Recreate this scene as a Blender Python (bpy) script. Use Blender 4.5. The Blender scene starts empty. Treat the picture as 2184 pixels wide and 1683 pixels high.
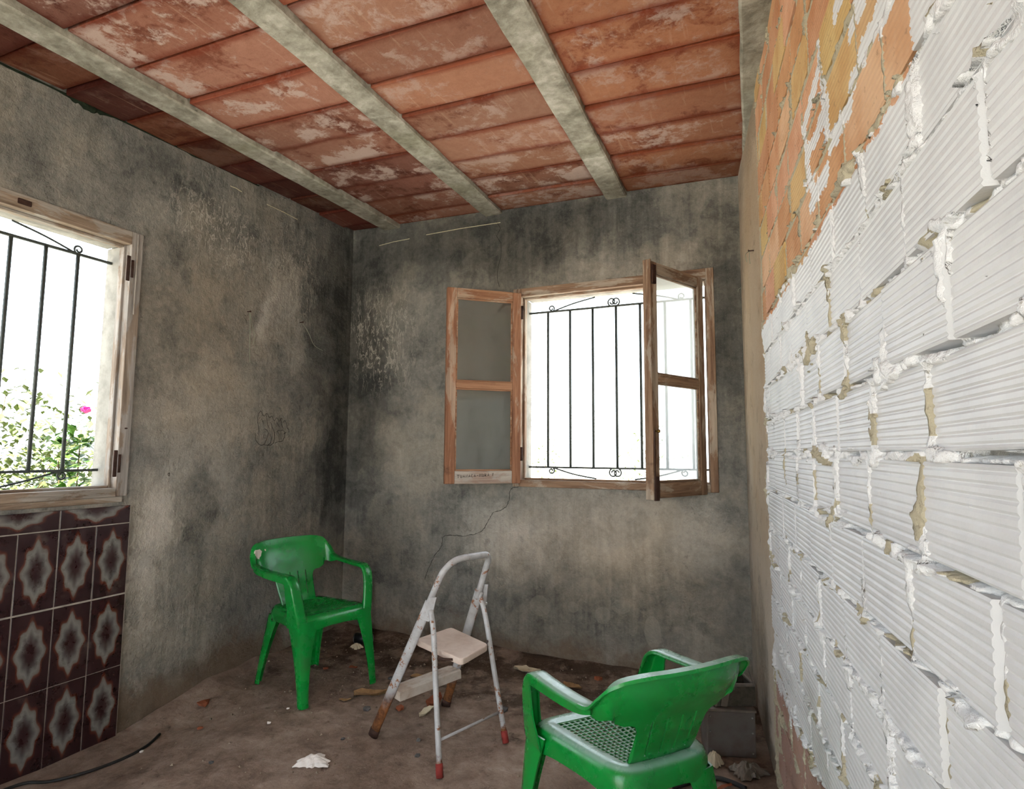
import bpy, bmesh, math, random
import numpy as np
from mathutils import Vector, Matrix
random.seed(7); rng = np.random.default_rng(7)
S = bpy.context.scene
COL = S.collection

# ------------------------------------------------------------------ camera
F_PX, W_PX = 1284.0, 2184.0
YAW, PITCH, ROLL, CAM_Z = math.radians(23.8), math.radians(5.4), math.radians(-0.34), 1.25
_f = Vector((-math.sin(YAW)*math.cos(PITCH), math.cos(YAW)*math.cos(PITCH), math.sin(PITCH)))
_r = Vector((math.cos(YAW), math.sin(YAW), 0)); _d = _f.cross(_r)
_r2 = _r*math.cos(ROLL)+_d*math.sin(ROLL); _d2 = -_r*math.sin(ROLL)+_d*math.cos(ROLL)
cam_data = bpy.data.cameras.new('camera'); cam = bpy.data.objects.new('camera', cam_data); COL.objects.link(cam)
cam_data.sensor_fit = 'HORIZONTAL'; cam_data.sensor_width = 36.0; cam_data.lens = F_PX/W_PX*36.0
cam_data.clip_start = 0.02; cam_data.clip_end = 300
cam.matrix_world = Matrix(((_r2.x, -_d2.x, -_f.x, 0), (_r2.y, -_d2.y, -_f.y, 0), (_r2.z, -_d2.z, -_f.z, CAM_Z), (0, 0, 0, 1)))
S.camera = cam

# ------------------------------------------------------------------ light
SKY, SUN, FLASH, EXPOSURE = 5.0, 34.0, 80.0, 0.18
world = bpy.data.worlds.new('sky'); S.world = world; world.use_nodes = True
bg = world.node_tree.nodes['Background']; bg.inputs[0].default_value = (0.80, 0.905, 1.0, 1); bg.inputs[1].default_value = SKY
sd = bpy.data.lights.new('sun', 'SUN'); sun = bpy.data.objects.new('sun', sd); COL.objects.link(sun)
sd.energy = SUN; sd.angle = math.radians(0.6); sd.color = (1.0, 0.98, 0.96)
sun.rotation_euler = Vector((-0.35, 0.30, -0.86)).to_track_quat('-Z', 'Y').to_euler()   # high sun from behind the camera's right
fd = bpy.data.lights.new('camera_flash', 'SPOT'); flash = bpy.data.objects.new('camera_flash', fd); COL.objects.link(flash)
fd.energy = FLASH; fd.shadow_soft_size = 0.02; fd.spot_size = math.radians(88); fd.spot_blend = 1.0; fd.color = (1.0, 0.97, 0.93)
flash.location = (-0.10, -0.03, 1.37); flash.rotation_euler = (cam.matrix_world.to_3x3() @ Vector((-0.12, 0.0, -1))).to_track_quat('-Z', 'Y').to_euler()
XL, YB, YF = -2.861, 3.527, -1.5
S.view_settings.view_transform = 'Standard'; S.view_settings.look = 'None'
S.view_settings.exposure = EXPOSURE; S.view_settings.gamma = 1.0; S.view_settings.use_curve_mapping = False
S.cycles.use_denoising = True
S.cycles.max_bounces = 6; S.cycles.diffuse_bounces = 3; S.cycles.glossy_bounces = 3; S.cycles.transparent_max_bounces = 10; S.cycles.use_adaptive_sampling = True; S.cycles.adaptive_threshold = 0.1; S.cycles.adaptive_min_samples = 12
S.cycles.sample_clamp_indirect = 8.0; S.cycles.caustics_reflective = False; S.cycles.caustics_refractive = False

# ------------------------------------------------------------------ helpers
def srgb(r, g, b):
    f = lambda c: (c/255/12.92) if c/255 <= .04045 else ((c/255+.055)/1.055)**2.4
    return (f(r), f(g), f(b), 1)

class NT:
    def __init__(s, name, rough=.8, spec=.3):
        s.m = bpy.data.materials.new(name); s.m.use_nodes = True; s.t = s.m.node_tree
        s.b = s.t.nodes['Principled BSDF']; s.b.inputs['Roughness'].default_value = rough
        s.b.inputs['Specular IOR Level'].default_value = spec
    def put(s, sock, v):
        if v is None: return
        if hasattr(v, 'links'): s.t.links.new(v, sock)
        else: sock.default_value = v
    def n(s, typ, ins=None, **props):
        k = s.t.nodes.new('ShaderNode'+typ)
        for a, b in props.items(): setattr(k, a, b)
        for a, b in (ins or {}).items(): s.put(k.inputs[a], b)
        return k
    def pos(s): return s.n('NewGeometry').outputs['Position']
    def obj(s): return s.n('TexCoord').outputs['Object']
    def uv(s): return s.n('TexCoord').outputs['UV']
    def map(s, v, scale=(1, 1, 1), loc=(0, 0, 0), rot=(0, 0, 0)):
        return s.n('Mapping', {'Vector': v, 'Scale': scale, 'Location': loc, 'Rotation': rot}).outputs[0]
    def noise(s, v, scale, detail=6, rough=.6, dist=0):
        return s.n('TexNoise', {'Vector': v, 'Scale': scale, 'Detail': detail, 'Roughness': rough, 'Distortion': dist}).outputs[0]
    def math(s, op, a, b=0.0, c=None, clamp=False):
        d = {0: a, 1: b}
        if c is not None: d[2] = c
        return s.n('Math', d, operation=op, use_clamp=clamp).outputs[0]
    def rng(s, v, a, b, c=0.0, d=1.0, smooth=True):
        return s.n('MapRange', {0: v, 1: a, 2: b, 3: c, 4: d}, interpolation_type='SMOOTHSTEP' if smooth else 'LINEAR').outputs[0]
    def mix(s, f, a, b, blend='MIX'):
        k = s.n('Mix', data_type='RGBA', blend_type=blend); s.put(k.inputs[0], f); s.put(k.inputs[6], a); s.put(k.inputs[7], b); return k.outputs[2]
    def ramp(s, f, stops):
        k = s.n('ValToRGB', {0: f}); e = k.color_ramp.elements
        while len(e) < len(stops): e.new(.5)
        for x, (p, c) in zip(e, stops): x.position = p; x.color = c
        return k.outputs[0]
    def sep(s, v): return s.n('SeparateXYZ', {0: v}).outputs
    def dot(s, v, w): return s.n('VectorMath', {0: v, 1: w}, operation='DOT_PRODUCT').outputs['Value']
    def blob(s, v, c, r):          # 1 at c, 0 at the ellipsoid of radii r
        d = s.n('VectorMath', {0: v, 1: c}, operation='SUBTRACT').outputs[0]
        d = s.n('VectorMath', {0: d, 1: r}, operation='DIVIDE').outputs[0]
        l = s.n('VectorMath', {0: d}, operation='LENGTH').outputs['Value']
        return s.rng(l, 1.0, 0.2)
    def warp(s, v, scale, amt):
        c = s.n('TexNoise', {'Vector': v, 'Scale': scale, 'Detail': 5, 'Roughness': .6}).outputs['Color']
        c = s.n('VectorMath', {0: c, 1: (.5, .5, .5)}, operation='SUBTRACT').outputs[0]
        c = s.n('VectorMath', {0: c, 3: amt}, operation='SCALE').outputs[0]
        return s.n('VectorMath', {0: v, 1: c}, operation='ADD').outputs[0]
    def bump(s, h, dist, strength=1.0):
        s.put(s.b.inputs['Normal'], s.n('Bump', {'Height': h, 'Distance': dist, 'Strength': strength}).outputs[0])
    def col(s, c): s.put(s.b.inputs['Base Color'], c); return s
    def rough(s, v): s.put(s.b.inputs['Roughness'], v); return s

class MB:
    def __init__(s): s.v = []; s.f = []; s.uv = None
    def add(s, v, f):
        o = len(s.v); s.v += [tuple(p) for p in v]; s.f += [tuple(i+o for i in q) for q in f]; return s
    def box(s, c, size, rot=None, taper=1.0):
        hx, hy, hz = [k/2 for k in size]
        v = [Vector((x*hx*(taper if z > 0 else 1), y*hy*(taper if z > 0 else 1), z*hz)) for z in (-1, 1) for x, y in ((-1, -1), (1, -1), (1, 1), (-1, 1))]
        if rot is not None: v = [rot @ p for p in v]
        c = Vector(c)
        return s.add([p+c for p in v], [(3, 2, 1, 0), (4, 5, 6, 7), (0, 1, 5, 4), (1, 2, 6, 5), (2, 3, 7, 6), (3, 0, 4, 7)])
    def beam(s, p, q, w, h, up=(0, 0, 1)):           # square bar from p to q
        p, q = Vector(p), Vector(q); d = (q-p); L = d.length; d.normalize()
        x = d.cross(Vector(up)).normalized(); y = x.cross(d)
        R = Matrix((x, d, y)).transposed()
        return s.box((p+q)/2, (w, L, h), R)
    def tube(s, pts, r, n=10, flat=1.0, up=None, caps=True):
        P = [Vector(p) for p in pts]; R = r if hasattr(r, '__len__') else [r]*len(P)
        T = [(P[min(i+1, len(P)-1)]-P[max(i-1, 0)]).normalized() for i in range(len(P))]
        a = Vector(up) if up else (Vector((0, 0, 1)) if abs(T[0].z) < .9 else Vector((1, 0, 0)))
        v = []; x = None
        for i, (p, t) in enumerate(zip(P, T)):
            x = (a if x is None else x); x = (x-t*x.dot(t)).normalized(); y = t.cross(x)
            for k in range(n):
                g = 2*math.pi*k/n; v.append(p+x*math.cos(g)*R[i]+y*math.sin(g)*R[i]*flat)
        f = [(i*n+k, i*n+(k+1) % n, (i+1)*n+(k+1) % n, (i+1)*n+k) for i in range(len(P)-1) for k in range(n)]
        if caps: f += [tuple(range(n-1, -1, -1)), tuple((len(P)-1)*n+k for k in range(n))]
        return s.add(v, f)
    def lathe(s, prof, n=20, M=None):
        v = [Vector((r*math.cos(2*math.pi*k/n), r*math.sin(2*math.pi*k/n), z)) for r, z in prof for k in range(n)]
        if M is not None: v = [M @ p for p in v]
        m = len(prof)
        f = [(i*n+k, i*n+(k+1) % n, (i+1)*n+(k+1) % n, (i+1)*n+k) for i in range(m-1) for k in range(n)]
        f += [tuple(range(n-1, -1, -1)), tuple((m-1)*n+k for k in range(n))]
        return s.add(v, f)
    def grid(s, rows, close=False):                  # rows: list of equal-length point lists
        n = len(rows[0]); v = [p for r in rows for p in r]
        f = [(i*n+k, i*n+(k+1) % n, (i+1)*n+(k+1) % n, (i+1)*n+k) for i in range(len(rows)-1) for k in range(n if close else n-1)]
        return s.add(v, f)
    def mesh(s, name):
        me = bpy.data.meshes.new(name); me.from_pydata(s.v, [], s.f); me.validate(); me.update(); return me
    def build(s, name, mat, parent=None, smooth=False, bevel=0, solid=0, loc=None, sub=0):
        me = s.mesh(name)
        return obj(name, me, mat, parent, smooth, bevel, solid, loc, sub)

def obj(name, me, mat, parent=None, smooth=False, bevel=0, solid=0, loc=None, sub=0):
    o = bpy.data.objects.new(name, me); COL.objects.link(o)
    if mat is not None and not me.materials: me.materials.append(mat)
    if parent is not None: o.parent = parent
    if loc is not None: o.location = loc
    if smooth: me.shade_smooth()
    if solid:
        k = o.modifiers.new('thickness', 'SOLIDIFY'); k.thickness = solid; k.offset = 0
        if smooth: k = o.modifiers.new('crisp_edges', 'EDGE_SPLIT'); k.split_angle = math.radians(46); k.use_edge_sharp = False
    if sub:
        k = o.modifiers.new('rounding', 'SUBSURF'); k.levels = sub; k.render_levels = sub
    if bevel:
        k = o.modifiers.new('bevel', 'BEVEL'); k.width = bevel; k.segments = 2; k.limit_method = 'ANGLE'
    return o
def empty(name, loc=(0, 0, 0), rz=0):
    o = bpy.data.objects.new(name, None); COL.objects.link(o); o.location = loc; o.rotation_euler = (0, 0, rz); o.empty_display_size = .05; return o
def tag(o, label, cat, kind=None, group=None):
    o['label'] = label; o['category'] = cat
    if kind: o['kind'] = kind
    if group: o['group'] = group
    return o
def catmull(P, n=6):
    P = [Vector(p) for p in P]; out = []
    for i in range(len(P)-1):
        a, b, c, d = P[max(i-1, 0)], P[i], P[i+1], P[min(i+2, len(P)-1)]
        for k in range(n):
            t = k/n; out.append(.5*((2*b)+(c-a)*t+(2*a-5*b+4*c-d)*t*t+(3*b-a-3*c+d)*t**3))
    out.append(P[-1]); return out
def vnoise(shape, cells, seed):                      # smooth value noise on a grid
    r = np.random.default_rng(seed); ny, nx = shape; cy, cx = cells
    g = r.random((cy+2, cx+2)); y = np.linspace(0, cy, ny, endpoint=False); x = np.linspace(0, cx, nx, endpoint=False)
    yi, xi = y.astype(int), x.astype(int); ty, tx = y-yi, x-xi; ty = ty*ty*(3-2*ty); tx = tx*tx*(3-2*tx)
    a = g[yi][:, xi]; b = g[yi][:, xi+1]; c = g[yi+1][:, xi]; d = g[yi+1][:, xi+1]
    return (a*(1-tx)+b*tx)*(1-ty[:, None])+(c*(1-tx)+d*tx)*ty[:, None]

# ------------------------------------------------------------------ materials
def mat_plaster(name, blobs, base=0.0, streak=1.0, drips=(), dirt=True, warm=None, sharp=()):
    n = NT(name, .92, .15); p = n.pos()
    w = n.warp(p, 2.4, .5)
    v = n.noise(w, 1.9, 6, .68)
    v2 = n.noise(n.warp(p, 9, .10), 7.0, 6, .74, .5)
    v3 = n.noise(p, 34, 4, .7)
    t = n.math('ADD', n.math('MULTIPLY', v, .50), n.math('ADD', n.math('MULTIPLY', v2, .36), n.math('MULTIPLY', v3, .14)))
    st = n.noise(n.map(p, (9, 9, .8)), 1.7, 6, .70, .6)
    smask = n.rng(n.noise(p, .9, 2, .5), .38, .62, .25, 1.0)
    t = n.math('ADD', t, n.math('MULTIPLY', n.math('MULTIPLY', n.math('SUBTRACT', st, .5), .36*streak), smask))
    t = n.math('ADD', t, base)
    for c, r, a in blobs: t = n.math('ADD', t, n.math('MULTIPLY', n.blob(w, c, r), a))
    t = n.math('ADD', .5, n.math('MULTIPLY', n.math('SUBTRACT', t, .5), 1.25))
    c = n.ramp(t, [(.18, srgb(60, 60, 57)), (.35, srgb(98, 97, 92)), (.50, srgb(135, 132, 124)), (.63, srgb(163, 158, 149)), (.82, srgb(196, 191, 183))])
    c = n.mix(n.rng(v, .40, .62, 0, .35), c, n.mix(1.0, c, srgb(238, 224, 202), 'MULTIPLY'))
    if warm:
        for q, r in warm: c = n.mix(n.math('MULTIPLY', n.blob(w, q, r), .45), c, n.mix(1.0, c, srgb(236, 218, 194), 'MULTIPLY'))
    # dark mould freckles
    c = n.mix(n.math('MULTIPLY', n.rng(v2, .55, .70), .45), c, srgb(62, 61, 55))
    # wriggling pale run-offs
    if drips:
        rn = n.noise(n.map(n.warp(p, 14, .05), (17, 17, 3.6)), 1.5, 3, .55, .8)
        ridge = n.rng(n.math('ABSOLUTE', n.math('SUBTRACT', rn, .5)), .030, .008)
        k = None
        for q, r in drips: b_ = n.blob(w, q, r); k = b_ if k is None else n.math('MAXIMUM', k, b_)
        c = n.mix(n.math('MULTIPLY', n.math('MULTIPLY', ridge, k), .60), c, srgb(190, 182, 168))
    for q, r, cc, am in sharp: c = n.mix(n.math('MULTIPLY', n.rng(n.blob(n.warp(p, 9, .03), q, r), .10, .22), am), c, cc)
    if dirt:
        z = n.sep(p)[2]
        c = n.mix(n.rng(n.math('ADD', z, n.math('MULTIPLY', n.math('SUBTRACT', v, .5), .9)), .24, .02, 0, .85), c, n.mix(v2, srgb(84, 68, 54), srgb(132, 112, 92)))
    gr = n.n('TexVoronoi', {'Vector': p, 'Scale': 80}).outputs[0]
    c = n.mix(n.math('MULTIPLY', n.rng(gr, .13, .06), .30), c, srgb(205, 198, 184))
    n.col(c)
    n.bump(n.math('ADD', n.noise(p, 50, 4, .7), n.noise(p, 8, 4, .7)), .010, .8)
    return n.m

def mat_simple(name, c, rough=.7, spec=.3, metal=0, var=.25, scale=20, bump=0.0, c2=None, co='obj'):
    n = NT(name, rough, spec); p = n.obj() if co == 'obj' else n.pos()
    k = n.noise(p, scale, 6, .65)
    c2 = c2 or tuple(x*.45 for x in c[:3])+(1,)
    n.col(n.mix(n.rng(k, .35, .75, 0, var*2), c, c2)); n.b.inputs['Metallic'].default_value = metal
    if bump: n.bump(n.noise(p, scale*3, 5, .7), bump)
    return n.m

def mat_wood(name, c, c2, paint, pamt, ax):
    n = NT(name, .75, .25); p = n.obj()
    sc = [26, 26, 26]; sc[ax] = 1.6
    g = n.noise(n.map(p, sc), 1.5, 7, .65, .6)
    w = n.mix(n.rng(g, .32, .68), c, c2)
    pm = n.noise(n.map(p, [9 if i != ax else 2.2 for i in range(3)]), 1.2, 6, .7, .4)
    w = n.mix(n.rng(pm, .62-pamt, .70-pamt), w, n.mix(n.rng(g, .3, .7), paint, tuple(x*.6 for x in paint[:3])+(1,)))
    kn = n.noise(p, 3.5, 5, .7)
    w = n.mix(n.rng(kn, .6, .75, 0, .7), w, srgb(58, 38, 28))
    n.col(w); n.bump(g, .003, .8); return n.m

PLASTIC = {}
def mat_plastic(name, blobs=(), dust_sheen=0.0):
    n = NT(name, .32, .5); p = n.obj()
    d = n.noise(p, 7, 6, .7); z = n.sep(p)[2]
    c = n.mix(n.rng(n.noise(p, 2.5, 3, .5), .3, .7), srgb(6, 120, 42), srgb(12, 138, 54))
    c = n.mix(n.math('MULTIPLY', n.rng(d, .50, .74), .35), c, srgb(66, 96, 58))
    for b, r in blobs:
        k = n.math('MULTIPLY', n.blob(n.warp(p, 22, .05), b, r), 1.0)
        c = n.mix(n.rng(k, .25, .35), c, srgb(214, 208, 196))
    if dust_sheen:                                     # window sheen painted into the colour of up-facing surfaces
        up = n.rng(n.sep(n.n('NewGeometry').outputs['Normal'])[2], .55, .95, 0, dust_sheen); c = n.mix(n.math('MULTIPLY', up, n.rng(d, .25, .6, .6, 1.0)), c, srgb(186, 208, 204))
    n.col(c); n.rough(n.rng(d, .35, .75, .20, .42)); n.bump(n.noise(p, 60, 3, .6), .0004); return n.m

M = {}
M['green'] = mat_plastic('green_plastic')
M['green_sheen'] = mat_plastic('green_plastic_sheen', (), .55)
M['green_splash'] = mat_plastic('green_plastic_splashed', [((-.205, -.205, .688), (.05, .035, .035)), ((-.17, -.225, .655), (.012, .012, .02)), ((-.235, -.16, .70), (.01, .008, .012)), ((-.15, .232, .63), (.02, .02, .012))])
M['wood_frame'] = mat_wood('worn_wood_frame', srgb(150, 122, 98), srgb(104, 78, 60), srgb(176, 160, 142), .14, 2)
M['wood_frame_h'] = mat_wood('worn_wood_frame_horizontal', srgb(150, 122, 98), srgb(104, 78, 60), srgb(176, 160, 142), .14, 0)
M['wood_left'] = mat_wood('pale_window_wood', srgb(154, 138, 122), srgb(112, 96, 82), srgb(166, 158, 150), .18, 2)
M['wood_left_h'] = mat_wood('pale_window_wood_horizontal', srgb(156, 136, 116), srgb(106, 88, 72), srgb(168, 158, 146), .14, 1)
M['wood_red'] = mat_wood('reddish_leaf_wood', srgb(160, 116, 88), srgb(120, 80, 58), srgb(178, 152, 130), .10, 2)
M['wood_red_h'] = mat_wood('reddish_leaf_wood_horizontal', srgb(166, 124, 94), srgb(126, 86, 62), srgb(182, 156, 132), .10, 0)
M['wood_pale_h'] = mat_wood('greyed_bottom_rail_wood', srgb(172, 156, 142), srgb(142, 118, 104), srgb(184, 174, 162), .2, 0)
M['iron'] = mat_simple('dark_iron', srgb(74, 78, 74), .55, .4, .4, .3, 30, .0006)
M['hinge'] = mat_simple('rusty_hinge_iron', srgb(70, 48, 40), .7, .3, .3, .4, 40, .0006)
M['brass'] = mat_simple('dull_brass', srgb(150, 120, 60), .45, .5, .8, .3, 40)
M['concrete'] = None
M['dark'] = mat_simple('dark_void', srgb(26, 22, 20), .95, .05)
M['black_ink'] = mat_simple('black_ink', srgb(38, 34, 30), .9, .1)
M['cable'] = mat_simple('black_cable_rubber', srgb(40, 38, 36), .6, .3)
M['string'] = mat_simple('pale_green_string', srgb(150, 156, 136), .9, .1)
M['straw'] = mat_simple('pale_straw', srgb(214, 204, 170), .8, .2)
M['rubber'] = mat_simple('red_rubber', srgb(146, 54, 48), .7, .3, var=.35)
M['paper'] = mat_simple('white_paper', srgb(232, 224, 216), .85, .2, var=.08, scale=12)
M['leafdry'] = mat_simple('dry_leaf', srgb(150, 118, 82), .85, .15, var=.4, scale=25)
M['slate'] = mat_simple('grey_pebble', srgb(96, 94, 92), .8, .2, var=.3, scale=30)
M['terr_chip'] = mat_simple('terracotta_chip', srgb(150, 86, 60), .85, .2, var=.3, scale=30)
M['foam'] = mat_simple('cream_foam', srgb(206, 192, 164), .9, .1, var=.2, scale=30, bump=.002)
M['can'] = None
M['steel'] = mat_simple('can_aluminium', srgb(190, 190, 188), .3, .5, .9, .15, 40)
M['greybox'] = mat_simple('grey_box_shell', srgb(112, 106, 100), .75, .3, 0, .3, 9, .0008, srgb(84, 60, 48))
M['greytin'] = mat_simple('dusty_tin', srgb(136, 126, 116), .6, .4, .35, .35, 16, .0006)
M['bag'] = mat_simple('dirty_plastic_sheet', srgb(120, 110, 98), .5, .4, 0, .3, 14)
M['ground'] = mat_simple('outdoor_ground', srgb(200, 196, 184), .95, .1, 0, .15, .8, 0, srgb(170, 164, 146), 'pos')
M['leaf'] = mat_simple('green_leaf', srgb(70, 104, 32), .5, .4, 0, .35, 6, 0, srgb(36, 66, 22))
M['leaf2'] = mat_simple('olive_leaf', srgb(84, 96, 44), .55, .3, 0, .3, 6, 0, srgb(62, 66, 32))
M['stem'] = mat_simple('plant_stem', srgb(104, 88, 60), .8, .2)
M['petal'] = mat_simple('pink_petal', srgb(226, 60, 140), .6, .3, 0, .1, 30)
M['outwall'] = mat_simple('weathered_reveal_plaster', srgb(150, 146, 138), .9, .1, 0, .3, 9, .002, srgb(96, 92, 84))

def mk_concrete():
    n = NT('grey_concrete', .9, .15); p = n.pos()
    a = n.noise(n.warp(p, 5, .12), 7, 8, .7); b = n.noise(p, 28, 6, .7)
    t = n.math('ADD', n.math('MULTIPLY', a, .7), n.math('MULTIPLY', b, .3))
    c = n.ramp(t, [(.32, srgb(108, 104, 92)), (.46, srgb(150, 145, 130)), (.56, srgb(176, 171, 156)), (.68, srgb(206, 202, 190))])
    g = n.noise(p, 3.1, 4, .6)
    c = n.mix(n.rng(g, .5, .7, 0, .35), c, srgb(128, 128, 98))
    n.col(c); n.bump(n.math('ADD', a, n.math('MULTIPLY', b, .5)), .01, .8); return n.m
M['concrete'] = mk_concrete()

def mk_board():
    n = NT('terracotta_ceiling_board', .85, .2); p = n.pos()
    oi = n.n('ObjectInfo'); rnd = oi.outputs['Random']; oc = oi.outputs['Color']
    q = n.n('VectorMath', {0: p, 1: n.n('CombineXYZ', {0: n.math('MULTIPLY', rnd, 40.0), 1: n.math('MULTIPLY', rnd, 17.0)}).outputs[0]}, operation='ADD').outputs[0]
    w = n.warp(q, 4.5, .22)
    a = n.noise(w, 2.6, 6, .70, .3); b = n.noise(q, 24, 5, .72)
    st = n.noise(n.map(q, (46, 3.0, 4)), 1.0, 4, .65, .4)
    salt = n.n('Attribute', attribute_name='salt', attribute_type='OBJECT').outputs['Fac']
    c = n.mix(n.rng(n.math('ADD', a, n.math('MULTIPLY', n.math('SUBTRACT', b, .5), .25)), .50, .36), oc, n.mix(1.0, oc, srgb(186, 152, 138), 'MULTIPLY'))
    c = n.mix(n.rng(b, .35, .65, 0, .35), c, n.mix(1.0, oc, srgb(216, 200, 190), 'MULTIPLY'))
    e = n.noise(n.warp(q, 6, .16), 3.3, 6, .72)
    em = n.rng(n.math('ADD', e, n.math('MULTIPLY', n.math('SUBTRACT', b, .5), .22)), .50, .61)
    c = n.mix(n.math('MULTIPLY', n.math('MINIMUM', n.math('MULTIPLY', em, salt), 1.0), .8), c, srgb(190, 168, 156))
    c = n.mix(n.math('MULTIPLY', n.rng(st, .58, .70), .22), c, srgb(204, 172, 146))
    # rusty stained rims
    ol = n.sep(n.n('TexCoord').outputs['Generated'])
    ed = n.math('MINIMUM', n.math('MINIMUM', ol[1], n.math('SUBTRACT', 1.0, ol[1])), n.math('MULTIPLY', n.math('MINIMUM', ol[0], n.math('SUBTRACT', 1.0, ol[0])), 2.4))
    c = n.mix(n.rng(n.math('ADD', ed, n.math('MULTIPLY', n.math('SUBTRACT', a, .5), .3)), .17, .0, 0, .75), c, n.mix(1.0, oc, srgb(186, 114, 80), 'MULTIPLY'))
    n.col(c); n.bump(n.math('ADD', b, e), .005, .8); return n.m
M['board'] = mk_board()

# right wall frame: u runs from the back corner towards the camera, v is height
WR = math.radians(7.2)
P0 = Vector((-0.16, 3.527, 0)); DU = Vector((math.sin(WR), -math.cos(WR), 0)); NW = Vector((math.cos(WR), math.sin(WR), 0))
STROKES = [((2.131, 2.128), (2.195, 1.885)), ((2.106, 2.093), (1.948, 2.06)), ((1.948, 2.06), (1.95, 1.95)), ((2.55, 1.915), (2.37, 1.90)), ((2.36, 1.875), (2.19, 1.885)),
           ((2.187, 1.966), (1.94, 1.975)), ((1.94, 1.955), (2.022, 1.869)), ((1.976, 1.838), (2.155, 1.845)), ((2.48, 1.993), (2.386, 2.003)), ((2.60, 1.899), (2.552, 1.892)), ((2.36, 2.09), (2.31, 2.095))]
def paint_mask(n, p, kind):
    q = n.n('VectorMath', {0: p, 1: tuple(P0)}, operation='SUBTRACT').outputs[0]
    u = n.dot(q, tuple(DU)); v = n.sep(p)[2]
    if kind == 'worn':
        low = n.rng(n.math('ADD', v, n.math('MULTIPLY', n.math('SUBTRACT', u, 1.0), -.10)), .60, .24)
        wn = n.noise(n.map(p, (5, 5, 1.4)), 2.2, 6, .7)
        low = n.math('MULTIPLY', low, n.rng(u, 2.3, 1.7))
        return n.math('LESS_THAN', n.math('ADD', n.math('MULTIPLY', low, .75), n.math('MULTIPLY', wn, .6)), .78), u, v
    e1 = n.math('MULTIPLY', n.math('SUBTRACT', n.noise(p, 22, 5, .7), .5), .07)
    vv = n.math('ADD', v, e1); uu = n.math('ADD', u, e1)
    m = n.math('LESS_THAN', vv, 1.745)
    m = n.math('MAXIMUM', m, n.math('GREATER_THAN', uu, 2.668))
    for (u0, v0), (u1, v1) in STROKES:
        L2 = (u1-u0)**2+(v1-v0)**2
        du = n.math('SUBTRACT', uu, u0); dv = n.math('SUBTRACT', vv, v0)
        t = n.math('DIVIDE', n.math('ADD', n.math('MULTIPLY', du, u1-u0), n.math('MULTIPLY', dv, v1-v0)), L2, clamp=True)
        a = n.math('SUBTRACT', du, n.math('MULTIPLY', t, u1-u0)); b = n.math('SUBTRACT', dv, n.math('MULTIPLY', t, v1-v0))
        d = n.math('ADD', n.math('MULTIPLY', a, a), n.math('MULTIPLY', b, b))
        m = n.math('MAXIMUM', m, n.math('LESS_THAN', d, .021**2))
    return m, u, v
def mk_brick(kind):
    n = NT('ribbed_brick_'+kind, .7, .3); p = n.pos()
    if kind in ('edge', 'worn'): m, u, v = paint_mask(n, p, kind)
    else: m = 1.0 if kind == 'painted' else 0.0
    fine = n.noise(p, 40, 4, .7); d = n.noise(p, 6, 4, .6)
    if kind != 'painted':
        oc = n.n('ObjectInfo').outputs['Color']
        if kind == 'worn': oc = n.mix(d, srgb(138, 96, 84), srgb(190, 166, 154))
        bare = n.mix(n.rng(d, .35, .7, 0, .7), oc, n.mix(1.0, oc, srgb(222, 196, 170), 'MULTIPLY'))
        bare = n.mix(n.rng(fine, .60, .70, 0, .5), bare, srgb(120, 96, 74))
    if kind != 'bare': wh = n.mix(n.rng(d, .35, .7), WHITE_A, WHITE_B)
    if kind == 'painted': c = n.mix(n.rng(fine, .70, .73, 0, .5), wh, srgb(176, 160, 140)); n.b.inputs['Roughness'].default_value = .45
    elif kind == 'bare': c = bare; n.b.inputs['Roughness'].default_value = .85
    else: c = n.mix(m, bare, wh); n.rough(n.mix(m, (.85,)*3+(1,), (.45,)*3+(1,)))
    n.col(c); n.bump(fine, .0016, .8); return n.m
WHITE_A, WHITE_B = srgb(218, 217, 216), srgb(205, 204, 204)
for _k in ('edge', 'worn', 'painted', 'bare'): M['brick_'+_k] = mk_brick(_k)

def mk_mortar():
    n = NT('rough_mortar', .8, .25); p = n.pos()
    m = n.n('Attribute', attribute_name='paint').outputs['Fac']
    fine = n.noise(p, 60, 4, .7); d = n.noise(p, 14, 4, .65)
    c = n.mix(d, srgb(160, 152, 132), srgb(194, 183, 156))
    c = n.mix(n.rng(fine, .56, .70, 0, .6), c, srgb(104, 94, 78))
    m2 = n.math('MULTIPLY', n.rng(m, .45, .55), n.math('SUBTRACT', 1.0, n.math('MULTIPLY', n.rng(fine, .62, .67), .6)))
    c = n.mix(m2, c, srgb(222, 221, 220))
    n.col(c); n.rough(n.mix(m2, (.9,)*3+(1,), (.40,)*3+(1,)))
    n.bump(n.math('ADD', fine, n.noise(p, 130, 3, .7)), .003, .9); return n.m
M['mortar'] = mk_mortar()

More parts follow.
